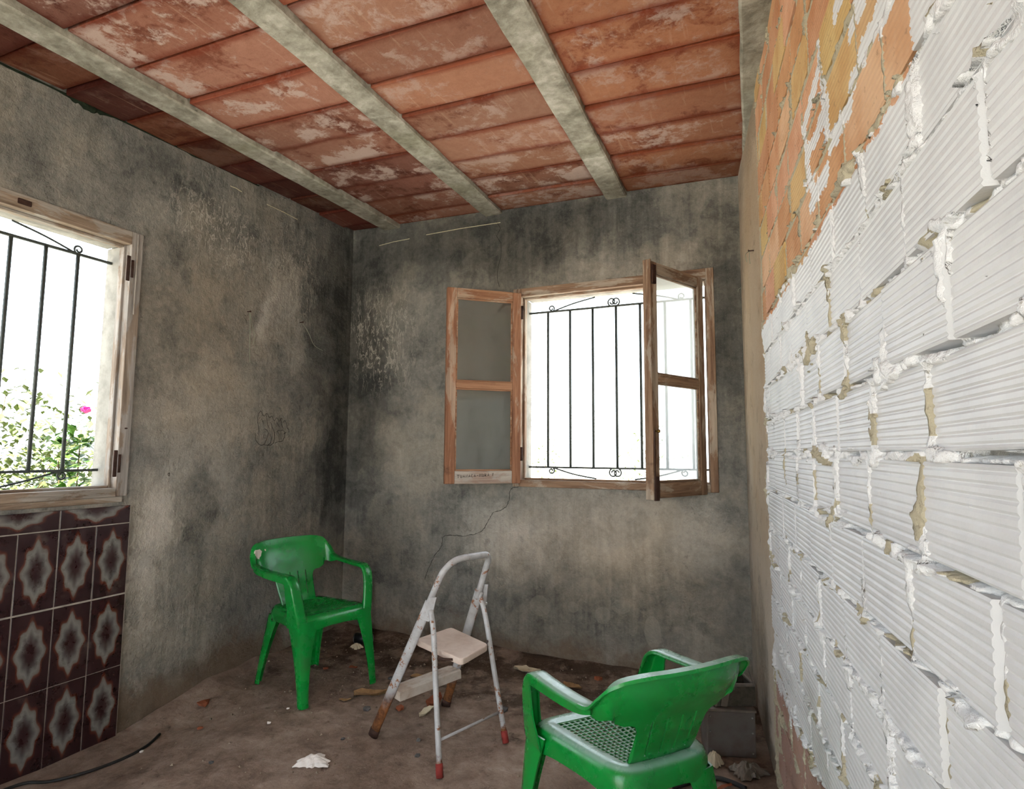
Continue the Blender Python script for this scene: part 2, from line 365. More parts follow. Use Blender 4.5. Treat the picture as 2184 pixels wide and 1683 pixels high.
def mk_tile():
    n = NT('ornate_maroon_tile', .22, .5); uv = n.uv(); s = n.sep(uv)
    p = n.pos(); nz = n.math('MULTIPLY', n.math('SUBTRACT', n.noise(p, 45, 4, .6), .5), .10)
    a = n.math('DIVIDE', n.math('SUBTRACT', s[0], .5), .44); b = n.math('DIVIDE', n.math('SUBTRACT', s[1], .5), .455)
    th = n.math('ARCTAN2', a, b)
    ra = n.math('SQRT', n.math('ADD', n.math('MULTIPLY', a, a), n.math('MULTIPLY', b, b)))
    rb = n.math('ADD', n.math('ABSOLUTE', a), n.math('ABSOLUTE', b))
    r = n.math('ADD', n.math('MULTIPLY', ra, .72), n.math('MULTIPLY', rb, .30))
    r = n.math('MULTIPLY', r, n.math('ADD', 1.0, n.math('MULTIPLY', n.math('COSINE', n.math('MULTIPLY', th, 8.0)), -.085)))
    r = n.math('ADD', r, nz)
    c = n.ramp(r, [(.0, srgb(48, 24, 26)), (.26, srgb(54, 32, 32)), (.48, srgb(88, 82, 78)), (.68, srgb(124, 122, 116)), (.82, srgb(112, 108, 100)), (.88, srgb(92, 50, 34)), (.93, srgb(80, 36, 26)), (1.0, srgb(44, 22, 24))])
    d = n.noise(p, 16, 6, .7)
    c = n.mix(n.rng(d, .5, .7, 0, .3), c, srgb(66, 40, 38))
    c = n.mix(n.rng(n.noise(p, 6, 6, .7), .55, .75, 0, .4), c, srgb(110, 100, 92))
    n.col(c); n.rough(n.rng(d, .3, .7, .2, .5)); return n.m
M['tile'] = mk_tile()
M['grout'] = mat_simple('pale_grout', srgb(172, 164, 152), .9, .1, 0, .3, 30, .001, None, 'pos')

def mk_floor():
    n = NT('dusty_dirt_floor', .95, .12); p = n.pos()
    a = n.noise(n.warp(p, 3, .4), 1.6, 9, .68); b = n.noise(p, 12, 7, .7); cc = n.noise(n.warp(p, 7, .1), 5, 8, .72)
    t = n.math('ADD', n.math('MULTIPLY', a, .6), n.math('MULTIPLY', b, .4))
    c = n.ramp(t, [(.34, srgb(92, 75, 62)), (.46, srgb(130, 110, 96)), (.56, srgb(156, 136, 121)), (.68, srgb(182, 164, 149))])
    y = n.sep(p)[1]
    dirt_amt = n.math('ADD', n.math('MULTIPLY', cc, .8), n.rng(y, 2.2, 3.4, 0, .16))  # dark dirt patches, thicker towards the back wall
    c = n.mix(n.rng(dirt_amt, .47, .60, 0, .85), c, srgb(68, 55, 45))
    sp = n.n('TexVoronoi', {'Vector': p, 'Scale': 70}).outputs[0]
    c = n.mix(n.math('MULTIPLY', n.rng(sp, .14, .06), .45), c, srgb(190, 178, 160))
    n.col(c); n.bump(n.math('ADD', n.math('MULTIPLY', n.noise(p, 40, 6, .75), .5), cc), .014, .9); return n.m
M['floor'] = mk_floor()

def mk_glass():
    n = NT('dusty_window_glass'); t = n.t
    tr = n.n('BsdfTransparent', {0: (.92, .94, .93, 1)}); gl = n.n('BsdfGlossy', {0: (1, 1, 1, 1), 'Roughness': .03}); df = n.n('BsdfDiffuse', {0: srgb(170, 172, 168)})
    fc = n.n('LayerWeight', {0: .5}).outputs['Facing']; fr = n.math('ADD', .05, n.math('MULTIPLY', n.math('POWER', fc, 5.0), .95))
    tl = n.n('BsdfTranslucent', {0: (.85, .87, .86, 1)})
    hz = n.n('MixShader', {0: .30, 1: tr.outputs[0], 2: tl.outputs[0]})
    dust_sheen = n.rng(n.noise(n.obj(), 5, 6, .7), .3, .8, .06, .14)
    hz2 = n.n('MixShader', {0: dust_sheen, 1: hz.outputs[0], 2: df.outputs[0]})
    m2 = n.n('MixShader', {0: n.math('MINIMUM', fr, 1.0), 1: hz2.outputs[0], 2: gl.outputs[0]})
    t.links.new(m2.outputs[0], t.nodes['Material Output'].inputs[0]); return n.m
M['glass'] = mk_glass()

def mk_ladder(name, rust_top):
    n = NT(name, .5, .4); p = n.obj(); z = n.sep(p)[2]
    a = n.noise(p, 22, 7, .72); b = n.noise(p, 8, 6, .7)
    c = n.mix(n.rng(b, .35, .7), srgb(186, 186, 186), srgb(156, 152, 150))
    sp = n.rng(a, .57, .61)
    lowr = n.rng(n.math('ADD', z, n.math('MULTIPLY', n.math('SUBTRACT', b, .5), .25)), rust_top, rust_top*.55)
    r = n.math('MAXIMUM', n.math('MULTIPLY', sp, .9), lowr)
    rc = n.mix(n.rng(a, .3, .65), srgb(58, 30, 20), srgb(134, 84, 44))
    n.col(n.mix(r, c, rc)); n.rough(n.rng(r, 0, 1, .4, .9)); n.bump(a, .0012, .6); return n.m
M['lad_main'] = mk_ladder('chipped_ladder_paint_rusty_foot', .24)
M['lad_rear'] = mk_ladder('chipped_ladder_paint', .09)
M['lad_top'] = mat_simple('dirty_white_platform', srgb(214, 196, 182), .7, .3, 0, .3, 9, .0008, srgb(170, 140, 122))
M['lad_step'] = mat_simple('grey_white_tread', srgb(196, 186, 174), .7, .3, 0, .3, 12, .0008, srgb(150, 118, 92))

def mk_can():
    n = NT('black_can_print', .35, .5); p = n.obj(); z = n.sep(p)[2]
    k = n.n('TexBrick', {'Vector': n.map(p, (30, 30, 60)), 'Color1': (1, 1, 1, 1), 'Color2': (0, 0, 0, 1), 'Mortar': (0, 0, 0, 1), 'Scale': 2.0}).outputs[0]
    band = n.math('MULTIPLY', n.rng(z, .0, .012), n.rng(z, .05, .035))
    c = n.mix(n.math('MULTIPLY', n.math('MULTIPLY', band, .5), k), srgb(22, 24, 28), srgb(150, 156, 158))
    n.col(c); return n.m
M['can'] = mk_can()

# ------------------------------------------------------------------ walls
def wall_hole(frame, a0, a1, z0, z1, hole, th):
    """frame(a,d,z)->xyz ; d=0 room face, d=th outer face"""
    ha0, ha1, hz0, hz1 = hole; m = MB()
    A = [a0, ha0, ha1, a1]; Z = [z0, hz0, hz1, z1]
    for d in (0, th):
        v = [frame(a, d, z) for z in Z for a in A]
        f = [(j*4+i, j*4+i+1, (j+1)*4+i+1, (j+1)*4+i) for j in range(3) for i in range(3) if not (i == 1 and j == 1)]
        m.add(v, f)
    for ring in ([(ha0, hz0), (ha1, hz0), (ha1, hz1), (ha0, hz1)], [(a0, z0), (a1, z0), (a1, z1), (a0, z1)]):
        v = [frame(a, d, z) for a, z in ring for d in (0, th)]
        m.add(v, [(2*i, 2*i+1, (2*i+3) % 8, (2*i+2) % 8) for i in range(4)])
    return m
def clean(o):
    b = bmesh.new(); b.from_mesh(o.data); bmesh.ops.remove_doubles(b, verts=b.verts, dist=1e-5); bmesh.ops.recalc_face_normals(b, faces=b.faces); b.to_mesh(o.data); b.free(); return o
FL = lambda a, d, z: (XL-d, a, z)
FB = lambda a, d, z: (a, YB+d, z)
TH = 0.17
M['pl_left'] = mat_plaster('stained_plaster_left', [
    ((XL, 3.45, 1.8), (.5, .42, 1.6), -.22), ((XL, 2.25, 1.35), (.5, .5, .7), .10), ((XL, 2.05, .75), (.5, .12, .55), .16), ((XL, 2.85, 2.25), (.5, .22, .35), .12),
    ((XL, 2.2, 2.6), (.5, .5, .3), -.07), ((XL, 2.9, 1.0), (.5, .5, .5), -.05), ((XL, 2.3, .9), (.5, .12, .5), -.12), ((XL, 2.6, 1.75), (.5, .35, .5), .04), ((XL, 2.75, 2.05), (.5, .09, .22), .13), ((XL, 3.05, 1.95), (.5, .1, .3), .10), ((XL, 2.02, 2.5), (.5, .3, .2), .07)], -.01, 1.0,
    drips=[((XL, 2.35, 2.5), (.5, .55, .4)), ((XL, 2.95, 2.4), (.5, .4, .5)), ((XL, 2.05, .8), (.5, .25, .5))], warm=[((XL, 2.25, 1.8), (.6, .6, .9))])
M['pl_back'] = mat_plaster('stained_plaster_back', [
    ((-2.75, YB, 1.9), (.35, .5, 1.4), -.20), ((-1.6, YB, 2.62), (1.5, .5, .42), -.19), ((-.2, YB, 2.0), (.32, .5, 1.0), -.16), ((-1.0, YB, .74), (1.0, .5, .42), .18),
    ((-1.7, YB, .75), (.5, .5, .35), .10), ((-1.3, YB, .22), (1.2, .5, .28), -.06), ((-2.3, YB, 1.2), (.35, .5, .5), .05), ((-.95, YB, 2.45), (.35, .5, .2), .07), ((-2.3, YB, 2.0), (.25, .5, .6), .04),
    ((-.35, YB, .8), (.2, .5, .35), .08), ((-2.5, YB, .6), (.3, .5, .5), -.08)], -.02, .75,
    drips=[((-2.55, YB, 2.05), (.4, .5, .55))], warm=[((-.9, YB, .6), (1.1, .6, .55))],
    sharp=[((-1.36, YB, .315), (.085, .3, .075), srgb(152, 146, 132), .32), ((-.97, YB, .30), (.06, .3, .06), srgb(156, 150, 136), .3), ((-.68, YB, .24), (.06, .3, .11), srgb(158, 152, 138), .35), ((-1.15, YB, .33), (.04, .3, .04), srgb(152, 146, 132), .3), ((-.86, YB, .36), (.07, .3, .05), srgb(156, 150, 136), .25)])
M['pl_right'] = mat_plaster('cream_plaster_right', [((-.16, YB, 1.6), (.10, .35, 3.0), -.15), ((-.1, 3.1, .3), (.5, .6, .55), -.20), ((-.05, 2.7, 1.6), (.5, .45, 1.5), .20), ((-.05, 2.75, 2.7), (.5, .5, .35), -.2)], .31, .35, warm=[((-.1, 2.9, 1.8), (.8, 1.2, 2.2)), ((-.1, 2.9, 1.8), (.8, 1.2, 2.2)), ((-.1, 2.9, 1.8), (.8, 1.2, 2.2))])

wl = clean(wall_hole(FL, YF, YB+TH, -.35, 2.99, (.74, 1.88, 1.05, 2.26), TH).build('wall_left', M['pl_left']))
tag(wl, 'left wall of mould-stained grey plaster with barred window', 'wall', 'structure')
wb = clean(wall_hole(FB, XL-TH, .35, -.35, 2.99, (-1.51, -.35, 1.055, 2.265), TH).build('wall_back', M['pl_back']))
tag(wb, 'back wall of dark stained plaster with the open casement window', 'wall', 'structure')
wf = clean(wall_hole(lambda a, d, z: (a, YF-d, z), XL-TH, 1.2, -.35, 2.99, (-2.3, -.1, -.05, 2.3), TH).build('wall_front', M['pl_back']))
tag(wf, 'plaster wall behind the camera with a wide open doorway', 'wall', 'structure')

# ------------------------------------------------------------------ right wall: plaster return + bricks
U0, U1 = 0.95, 3.62
wr = MB()
wr.box((2.6, .075, 1.32), (5.4, .09, 3.34))                   # rear slab behind the bricks
prof = [(0.0, 0.0), (.80, 0.0), (.90, .003), (.935, .012), (.95, .03)]
rows = [[(u, y, z) for u, y in prof] for z in np.linspace(-.35, 2.99, 24)]
wr.grid(rows)
wr.box((4.45, .0, 1.32), (1.66, .06, 3.34))
wro = wr.build('wall_right', M['pl_right'])
wro.matrix_world = Matrix(((DU.x, NW.x, 0, P0.x), (DU.y, NW.y, 0, P0.y), (0, 0, 1, 0), (0, 0, 0, 1)))
tag(wro, 'right wall of ribbed bricks half painted white, with plastered end', 'wall', 'structure')

BEDS = [-.07, .06, .19, .32, .452, .582, .712, .842, .972, 1.112, 1.247, 1.372, 1.505, 1.635, 1.765, 1.895, 2.025, 2.155, 2.285, 2.415, 2.545, 2.675, 2.80]
PH = {8: .155, 9: .219, 10: .02, 11: .10, 12: .21, 13: .03, 14: .15, 15: .02}
def brick_mesh(k, kind, L=.229, H=.117):
    r = random.Random(k); m = MB(); ny = .045
    prof = []
    nr = 9; z0 = -H/2
    prof.append((.002, z0)); prof.append((0, z0+.003))
    for i in range(nr):
        c = z0+H*(i+.5)/nr+ r.uniform(-.0006, .0006)
        prof += [(0, c-.0036), (.0019, c-.0006), (.0019, c+.0006), (0, c+.0036)]
    prof.append((0, H/2-.003)); prof.append((.002, H/2))
    jl, jr = r.uniform(-.003, .003), r.uniform(-.003, .003)
    xs = [-L/2+.0, L/2]
    rows = [[(xs[0]+jl*(i/len(prof)-.5), y, z) for i, (y, z) in enumerate(prof)], [(xs[1]+jr*(i/len(prof)-.5), y, z) for i, (y, z) in enumerate(prof)]]
    n = len(prof)
    v = rows[0]+rows[1]+[(xs[0], ny, -H/2), (xs[0], ny, H/2), (xs[1], ny, -H/2), (xs[1], ny, H/2)]
    f = [(i, i+1, n+i+1, n+i) for i in range(n-1)]
    f += [(0, n, 2*n+2, 2*n), (n-1, 2*n+1, 2*n+3, 2*n-1), tuple([2*n]+[2*n+1]+list(range(n-1, -1, -1))), tuple([2*n+3]+[2*n+2]+list(range(n, 2*n)))]
    m.add(v, f); me = m.mesh('brick'); me.materials.append(M['brick_'+kind]); return me
BM = {kd: [brick_mesh(k, kd) for k in range(4)] for kd in ('edge', 'worn', 'painted', 'bare')}
def brick_kind(a, b, c, d):
    if d < .90 and a < 2.35: return 'worn'
    if d < 1.70 or a > 2.72: return 'painted'
    if c > 1.80 and b < 2.62 and not (d > 1.80 and c < 2.16 and b > 1.89): return 'bare'
    return 'edge'
BARE = [srgb(*c) for c in ((206, 160, 126), (198, 152, 112), (204, 172, 122), (198, 164, 122), (210, 164, 134), (194, 146, 112), (200, 172, 118), (212, 174, 140))]
rects = []
def end_u(v): return U0+.012*math.sin(v*9)+.01
for j in range(len(BEDS)-1):
    zb, zt = BEDS[j]+.007, BEDS[j+1]-.007
    if zt > 2.74: zt = 2.80
    h = zt-zb
    ph = PH.get(j, random.uniform(0, .24)); u = U0-.24+((ph-U0) % .24)
    e = end_u(zb)
    while u < U1:
        a, b = u+.005+random.uniform(-.002, .002), u+.24-.005+random.uniform(-.002, .002)
        u += .24
        if b < e+.02: continue
        a = max(a, e); b = min(b, U1)
        if b-a < .03: continue
        o = bpy.data.objects.new('brick', random.choice(BM[brick_kind(a, b, zb, zt)])); COL.objects.link(o); o.parent = wro
        proud = random.uniform(-.004, .004)
        o.location = ((a+b)/2, proud, (zb+zt)/2); o.scale = ((b-a)/.229, 1, h/.117)
        o.rotation_euler = (random.uniform(-.012, .012), random.uniform(-.008, .008), random.uniform(-.012, .012))
        o.color = random.choice(BARE)
        rects.append((a, b, zb, zt))
sm01 = lambda t: np.clip(t, 0, 1)**2*(3-2*np.clip(t, 0, 1))
# mortar: a rough sheet squeezed out between the bricks
st = .0042
us = np.arange(U0-.02, 3.30, st); vs = np.arange(-.07, 2.80, st)
nu, nv = len(us), len(vs); UU, VV = np.meshgrid(us, vs)
inside = np.full((nv, nu), -1.0)                              # >0: depth inside a brick face
above = np.full((nv, nu), 9.0)                                # distance below the lower edge of the brick overhead
for a, b, c, d in rects:
    i0, i1 = np.searchsorted(us, [a-.03, b+.03]); j0, j1 = np.searchsorted(vs, [c-.03, d+.03])
    uu, vv = UU[j0:j1, i0:i1], VV[j0:j1, i0:i1]
    dd = np.minimum(np.minimum(uu-a, b-uu), np.minimum(vv-c, d-vv))
    inside[j0:j1, i0:i1] = np.maximum(inside[j0:j1, i0:i1], dd)
    ab = np.where((uu > a) & (uu < b) & (vv < c), c-vv, 9.0); above[j0:j1, i0:i1] = np.minimum(above[j0:j1, i0:i1], ab)
def fbm(cu, cv, seed, oct=3):
    s = 0; amp = 1; t = 0
    for o in range(oct): s = s+amp*vnoise((nv, nu), (int(cv*2**o), int(cu*2**o)), seed+o); t += amp; amp *= .6
    return s/t
big = fbm(20, 24, 11, 2); mid = fbm(70, 84, 21, 3); fine = .5*fbm(137, 171, 31, 1)+.5*fbm(231, 287, 35, 1); fil = fbm(14, 17, 41, 2)
painted = sm01((1.80-VV)/.06)+(UU > 2.66); painted = np.clip(painted, 0, 1)
squeeze = np.clip((big-.50)*4.0, 0, 1)*(.3+.8*mid)*(.25+.75*painted)   # where mortar swells out over the brick edges
joint = inside < .001
bedj = np.min(np.abs(VV[..., None]-np.array(BEDS)), -1) < .012
crumb = ((fine-.5)*.020+(mid-.5)*.016)*np.where(bedj, 1.0, .45)
hgt = np.where(joint, np.where(painted > .5, -.008+.010*np.clip((fil-.38)*3.2, 0, 1)+.008*squeeze+crumb*1.1, -.0015+.4*crumb), -.03)
gap = joint & (above < .0055) & (fbm(26, 60, 51, 2) > .50)    # open slits under the bricks
hgt = np.where(gap, -.030, hgt)
over = (inside >= .001) & (inside < .022*squeeze*(.3+1.2*mid))
hgt = np.where(over, .003+.006*squeeze*mid+.8*crumb-.12*np.maximum(inside-.008, 0), hgt)
drops = (fbm(170, 200, 61, 1) > .972) & (inside > .004) & (painted > .5); hgt = np.where(drops, .003, hgt)
for hu, hv, hr in ((2.163, 1.325, .016), (2.885, 1.352, .018), (2.01, 1.489, .010), (1.60, 1.49, .008), (2.36, 1.89, .008), (2.45, .70, .012), (2.02, .42, .011)):
    hgt = np.where((UU-hu)**2+((VV-hv)*.8)**2 < hr**2*(.5+mid), -.055, hgt)
keep = (hgt > -.029) | joint
kq = keep[:-1, :-1] | keep[1:, :-1] | keep[:-1, 1:] | keep[1:, 1:]
idx = np.arange(nu*nv).reshape(nv, nu)
fq = np.stack([idx[:-1, :-1][kq], idx[:-1, 1:][kq], idx[1:, 1:][kq], idx[1:, :-1][kq]], 1)
used = np.unique(fq); remap = -np.ones(nu*nv, int); remap[used] = np.arange(len(used)); fq = remap[fq]
vq = np.stack([UU.ravel(), -hgt.ravel(), VV.ravel()], 1)[used]
me = bpy.data.meshes.new('mortar'); me.vertices.add(len(vq)); me.vertices.foreach_set('co', vq.astype('f4').ravel())
me.loops.add(len(fq)*4); me.polygons.add(len(fq)); me.loops.foreach_set('vertex_index', fq.astype('i4').ravel())
me.polygons.foreach_set('loop_start', (np.arange(len(fq))*4).astype('i4')); me.polygons.foreach_set('loop_total', np.full(len(fq), 4, 'i4'))
me.update(calc_edges=True); me.validate(); me.shade_smooth()
e1 = (fbm(60, 74, 71, 3)-.5)*.07; uu_, vv_ = UU+e1, VV+e1
pm = (vv_ < 1.745) | (uu_ > 2.668)
for (u0, v0), (u1, v1) in STROKES:
    t = np.clip(((uu_-u0)*(u1-u0)+(vv_-v0)*(v1-v0))/((u1-u0)**2+(v1-v0)**2), 0, 1)
    pm |= ((uu_-u0-t*(u1-u0))**2+(vv_-v0-t*(v1-v0))**2) < .023**2
low = sm01((.60-(VV-.10*(UU-1.0)))/.36)*sm01((2.3-UU)/.6)
pm &= (low*.75+fbm(14, 8, 81, 3)*.6) < .80
pm &= fbm(34, 40, 91, 2) < .64                                # spots the brush missed
at = me.attributes.new('paint', 'FLOAT', 'POINT'); at.data.foreach_set('value', pm.ravel()[used].astype('f4'))
mo = obj('mortar', me, M['mortar'], wro); mo['kind'] = 'stuff'; mo['label'] = 'rough mortar squeezed out between the bricks'

# ------------------------------------------------------------------ floor
nx, ny = 150, 210
xs = np.linspace(XL-.05, .75, nx); ys = np.linspace(YF-.05, YB+.06, ny); XX, YY = np.meshgrid(xs, ys)
sm = lambda t: np.clip(t, 0, 1)**2*(3-2*np.clip(t, 0, 1))
ZZ = .010*(vnoise((ny, nx), (26, 20), 3)-.5)+.006*(vnoise((ny, nx), (70, 52), 4)-.5)-.002
ZZ -= .068*sm((-2.15-XX)/.6)*sm((2.55-YY)/.5)
ZZ += (.030*sm((YY-(YB-.16))/.16)+.026*sm((XL+.16-XX)/.16)*sm((YY-1.9)/.3))*(.5+vnoise((ny, nx), (30, 30), 5))
def floor_z(x, y):
    i = int(np.clip(np.searchsorted(xs, x), 1, nx-1)); j = int(np.clip(np.searchsorted(ys, y), 1, ny-1)); return float(ZZ[j-1:j+1, i-1:i+1].mean())
fm = MB(); fm.grid([[(XX[j, i], YY[j, i], ZZ[j, i]) for i in range(nx)] for j in range(ny)])
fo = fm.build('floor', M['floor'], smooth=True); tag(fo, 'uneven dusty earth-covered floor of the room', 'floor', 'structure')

# ------------------------------------------------------------------ ceiling
def cz(x, y): return 2.887+.031*(y-3.527)-.027*(x+2.9)
J = [(-2.515, -2.425), (-1.700, -1.515), (-.862, -.715), (-.055, .085)]      # joist centre at the back wall and at y=0
jx = lambda k, y: J[k][0]+(J[k][1]-J[k][0])*(3.527-y)/3.527
cm = MB(); c4 = [(XL-TH, YF-TH), (1.2, YF-TH), (1.2, YB+TH), (XL-TH, YB+TH)]
cm.add([(x, y, cz(x, y)+.055) for x, y in c4]+[(x, y, cz(x, y)+.16) for x, y in c4], [(3, 2, 1, 0), (4, 5, 6, 7), (0, 1, 5, 4), (1, 2, 6, 5), (2, 3, 7, 6), (3, 0, 4, 7)])
co = cm.build('ceiling', M['dark']); tag(co, 'ceiling of terracotta boards laid between concrete joists', 'ceiling', 'structure')
for k in range(4):
    m = MB(); hw = .066 if k < 3 else .075; rows = []
    for y in np.linspace(YF, YB-.001, 40):
        x = jx(k, y); z = cz(x, y); w = hw+random.uniform(-.003, .003); zz = z-.028+random.uniform(-.0015, .0015)
        rows.append([(x-w-.004, y, z+.05), (x-w, y, zz+.006), (x-w+.008, y, zz), (x+w-.008, y, zz), (x+w, y, zz+.006), (x+w+.004, y, z+.05)])
    m.grid(rows); clean(m.build('joist', M['concrete'], co))
BAYS = [((None, 0), .27, 2.60, [(108, 60, 48), (98, 54, 44), (116, 72, 52)], .15), ((0, 1), .2635, 2.573, [(156, 106, 86), (144, 96, 80), (164, 116, 96)], 1.2),
        ((1, 2), .257, 2.501, [(168, 118, 92), (158, 110, 88), (174, 126, 102)], 1.05), ((2, 3), .268, 2.496, [(186, 126, 92), (178, 120, 90), (190, 134, 102)], .8)]
for bi, ((a, b), pitch, ph, cols, salt) in enumerate(BAYS):
    k0 = int((YF-ph)/pitch)-1
    for k in range(k0, 8):
        y0, y1 = ph+k*pitch, ph+(k+1)*pitch
        if y0 > YB-.03 or y1 < YF+.03: continue
        y0 = max(y0, YF); y1 = min(y1, YB-.004); g = random.uniform(.0045, .0095)
        m = MB(); dz = random.uniform(-.006, .008); tilt = random.uniform(-.004, .004); tx = random.uniform(-.004, .004); v = []
        for lay in (0, 1):
            for (yy, s) in ((y0+g, -1), (y1-g, 1)):
                xl = XL+.004 if a is None else jx(a, yy)+.062; xr = jx(b, yy)-.062
                for t, ex in ((0, 0), (.02, 1), (.98, 1), (1, 0)):
                    x = xl+(xr-xl)*t; z = cz(x, yy)+dz+tilt*s+tx*(2*t-1)
                    v.append((x, yy, z+(.004 if not ex and lay == 0 else 0)+.05*lay))
        f = []
        for i in range(3): f += [(i+4, i+5, i+1, i)[::-1], (8+i, 8+i+1, 8+i+5, 8+i+4), (i, i+1, 8+i+1, 8+i), (4+i, 12+i, 12+i+1, 4+i+1)]
        f += [(0, 8, 12, 4), (3, 7, 15, 11)]
        m.add(v, f); o = clean(m.build('ceiling_board', M['board'], co, bevel=.003))
        c = random.choice(cols); q = random.uniform(.82, 1.06)
        o.color = srgb(*[min(255, c_*q) for c_ in c]); o['salt'] = salt*random.uniform(.4, 1.15)

M['moss'] = mat_simple('dark_green_moss', srgb(38, 46, 34), .95, .1, 0, .4, 30, .004, srgb(20, 24, 18), 'pos')
rows = []; r_ = np.random.default_rng(77)
for y in np.linspace(1.2, 2.62, 120):
    k = max(0.0, .6*math.sin(y*5.3)+.5*math.sin(y*11.7+1)+.4*math.sin(y*23+2))*min(1, (y-1.2)*4)*min(1, (2.62-y)*5); h = .006+.020*k*r_.uniform(.5, 1.2); z = cz(XL, y)+.004
    rows.append([(XL-.004, y, z+.004), (XL+.006+.012*k*r_.uniform(.4, 1), y, z), (XL+.006+.006*k, y, z-h*.6), (XL-.004, y, z-h)])
m = MB(); m.grid(rows); o = m.build('moss', M['moss'], wl, smooth=True); o['label'] = 'dark green moss in the gap under the ceiling'
# ------------------------------------------------------------------ tiles under the left window
TY = [1.94-.155*k for k in range(9)]; TZ = [(.574, .900), (.247, .568), (-.075, .241)]
m = MB(); m.box((XL+.004, (1.94+TY[-1])/2, .452), (.012, 1.94-TY[-1]+.006, 1.06)); m.build('tile_backing', M['grout'], wl)
def tile_mesh(w, h, uvr, rot=False):
    e = .0015; m = MB(); x = .006
    P = [(-w/2+e, -h/2+e), (w/2-e, -h/2+e), (w/2-e, h/2-e), (-w/2+e, h/2-e)]; Q = [(-w/2, -h/2), (w/2, -h/2), (w/2, h/2), (-w/2, h/2)]
    v = [(x, a, b) for a, b in P]+[(x-.0015, a, b) for a, b in Q]+[(-.006, a, b) for a, b in Q]
    f = [(0, 1, 2, 3)]+[(i, 4+i, 4+(i+1) % 4, (i+1) % 4) for i in range(4)]+[(4+i, 8+i, 8+(i+1) % 4, 4+(i+1) % 4) for i in range(4)]
    me = m.add(v, f).mesh('tile'); ul = me.uv_layers.new(name='UVMap')
    for lp in me.loops:
        c = me.vertices[lp.vertex_index].co; s, t = c.y/w+.5, c.z/h+.5
        u0, v0, u1, v1 = uvr; s, t = u0+(u1-u0)*s, v0+(v1-v0)*t
        ul.data[lp.index].uv = (t, s) if rot else (s, t)
    me.materials.append(M['tile']); return me
tm = tile_mesh(.1515, .322, (0, 0, 1, 1)); tm2 = tile_mesh(.306, .080, (0, 0, 1, .52), True)
for z0, z1 in TZ:
    for a, b in zip(TY[:-1], TY[1:]):
        o = obj('tile', tm, None, wl, loc=(XL+.006+random.uniform(0, .0012), (a+b)/2, (z0+z1)/2)); o.rotation_euler = (random.uniform(-.003, .003), random.uniform(-.004, .004), random.uniform(-.006, .006))
for k in range(4):
    obj('tile', tm2, None, wl, loc=(XL+.0065, 1.94-.155-.31*k, .943))

# ------------------------------------------------------------------ windows
def scroll(m, F, a, z, d, r, dirx, dirz, turns=1.25):
    pts = []
    for k in range(22):
        t = k/21; g = t*turns*2*math.pi; rr = r*(1-.62*t)
        pts.append(F(a+dirx*(rr*math.sin(g)), d, z+dirz*(r-rr*math.cos(g))))
    m.tube(pts, .0048, 6)
def window(name, F, ao, ai, zo, zi, bars, mats, label, axis):
    root = empty(name, F((ao[0]+ao[1])/2, 0, zo[0])); tag(root, label, 'window', 'structure'); inv = Vector(root.location)
    G = lambda a, d, z: tuple(Vector(F(a, d, z))-inv)
    vm, hm = mats
    def member(nm, a0, a1, z0, z1, d0, d1, mt, par=root):
        m = MB(); c = [G(a, d, z) for z in (z0, z1) for a, d in ((a0, d0), (a1, d0), (a1, d1), (a0, d1))]
        m.add(c, [(3, 2, 1, 0), (4, 5, 6, 7), (0, 1, 5, 4), (1, 2, 6, 5), (2, 3, 7, 6), (3, 0, 4, 7)])
        return clean(m.build(nm, mt, par, bevel=.003))
    member('frame_stile', ao[0], ai[0], zo[0], zo[1], -.012, .062, vm); member('frame_stile', ai[1], ao[1], zo[0], zo[1], -.012, .062, vm)
    member('frame_head', ai[0], ai[1], zi[1], zo[1], -.012, .062, hm); member('frame_sill', ai[0], ai[1], zo[0], zi[0], -.016, .062, hm)
    # inner rebate strips
    member('rebate_strip', ai[0], ai[0]+.012, zi[0], zi[1], .028, .064, vm); member('rebate_strip', ai[1]-.012, ai[1], zi[0], zi[1], .028, .064, vm)
    member('rebate_strip', ai[0]+.012, ai[1]-.012, zi[1]-.012, zi[1], .028, .064, hm); member('rebate_strip', ai[0]+.012, ai[1]-.012, zi[0], zi[0]+.012, .028, .064, hm)
    for a0, a1, z0, z1 in ((ai[0]-.02, ai[0], zi[0], zi[1]), (ai[1], ai[1]+.02, zi[0], zi[1]), (ai[0], ai[1], zi[1], zi[1]+.02), (ai[0]-.0, ai[1], zi[0]-.02, zi[0])):
        member('reveal', a0, a1, z0, z1, .066, TH+.004, M['outwall'])
    g = empty('grille'); g.parent = root; gd = .135
    for z in (1.150, 2.165):
        m = MB(); m.beam(G(ai[0]-.01, gd, z), G(ai[1]+.01, gd, z), .012, .012); m.build('rail', M['iron'], g)
    for a in bars:
        m = MB(); m.tube([G(a, gd, 1.150), G(a, gd, 2.165)], .0085, 8); m.build('bar', M['iron'], g, smooth=True)
    ac = (ai[0]+ai[1])/2
    for z, dz, zz in ((2.165, 1, zi[1]), (1.150, -1, zi[0])):
        for sgn in (-1, 1):
            m = MB(); scroll(m, G, ac+sgn*.012, z, gd, .028, sgn, dz); m.build('scroll', M['iron'], g, smooth=True)
            m = MB(); e = ai[0] if sgn < 0 else ai[1]
            scroll(m, G, e-sgn*.155, z, gd, .022, -sgn, dz); m.build('scroll', M['iron'], g, smooth=True)
            m = MB(); m.tube(catmull([G(e-sgn*.16, gd, z), G(e-sgn*.30, gd, z+dz*.04), G(ac+sgn*.12, gd, zz-dz*.012)], 5), .0048, 6); m.build('ornament_rod', M['iron'], g, smooth=True)
    return root, G, member

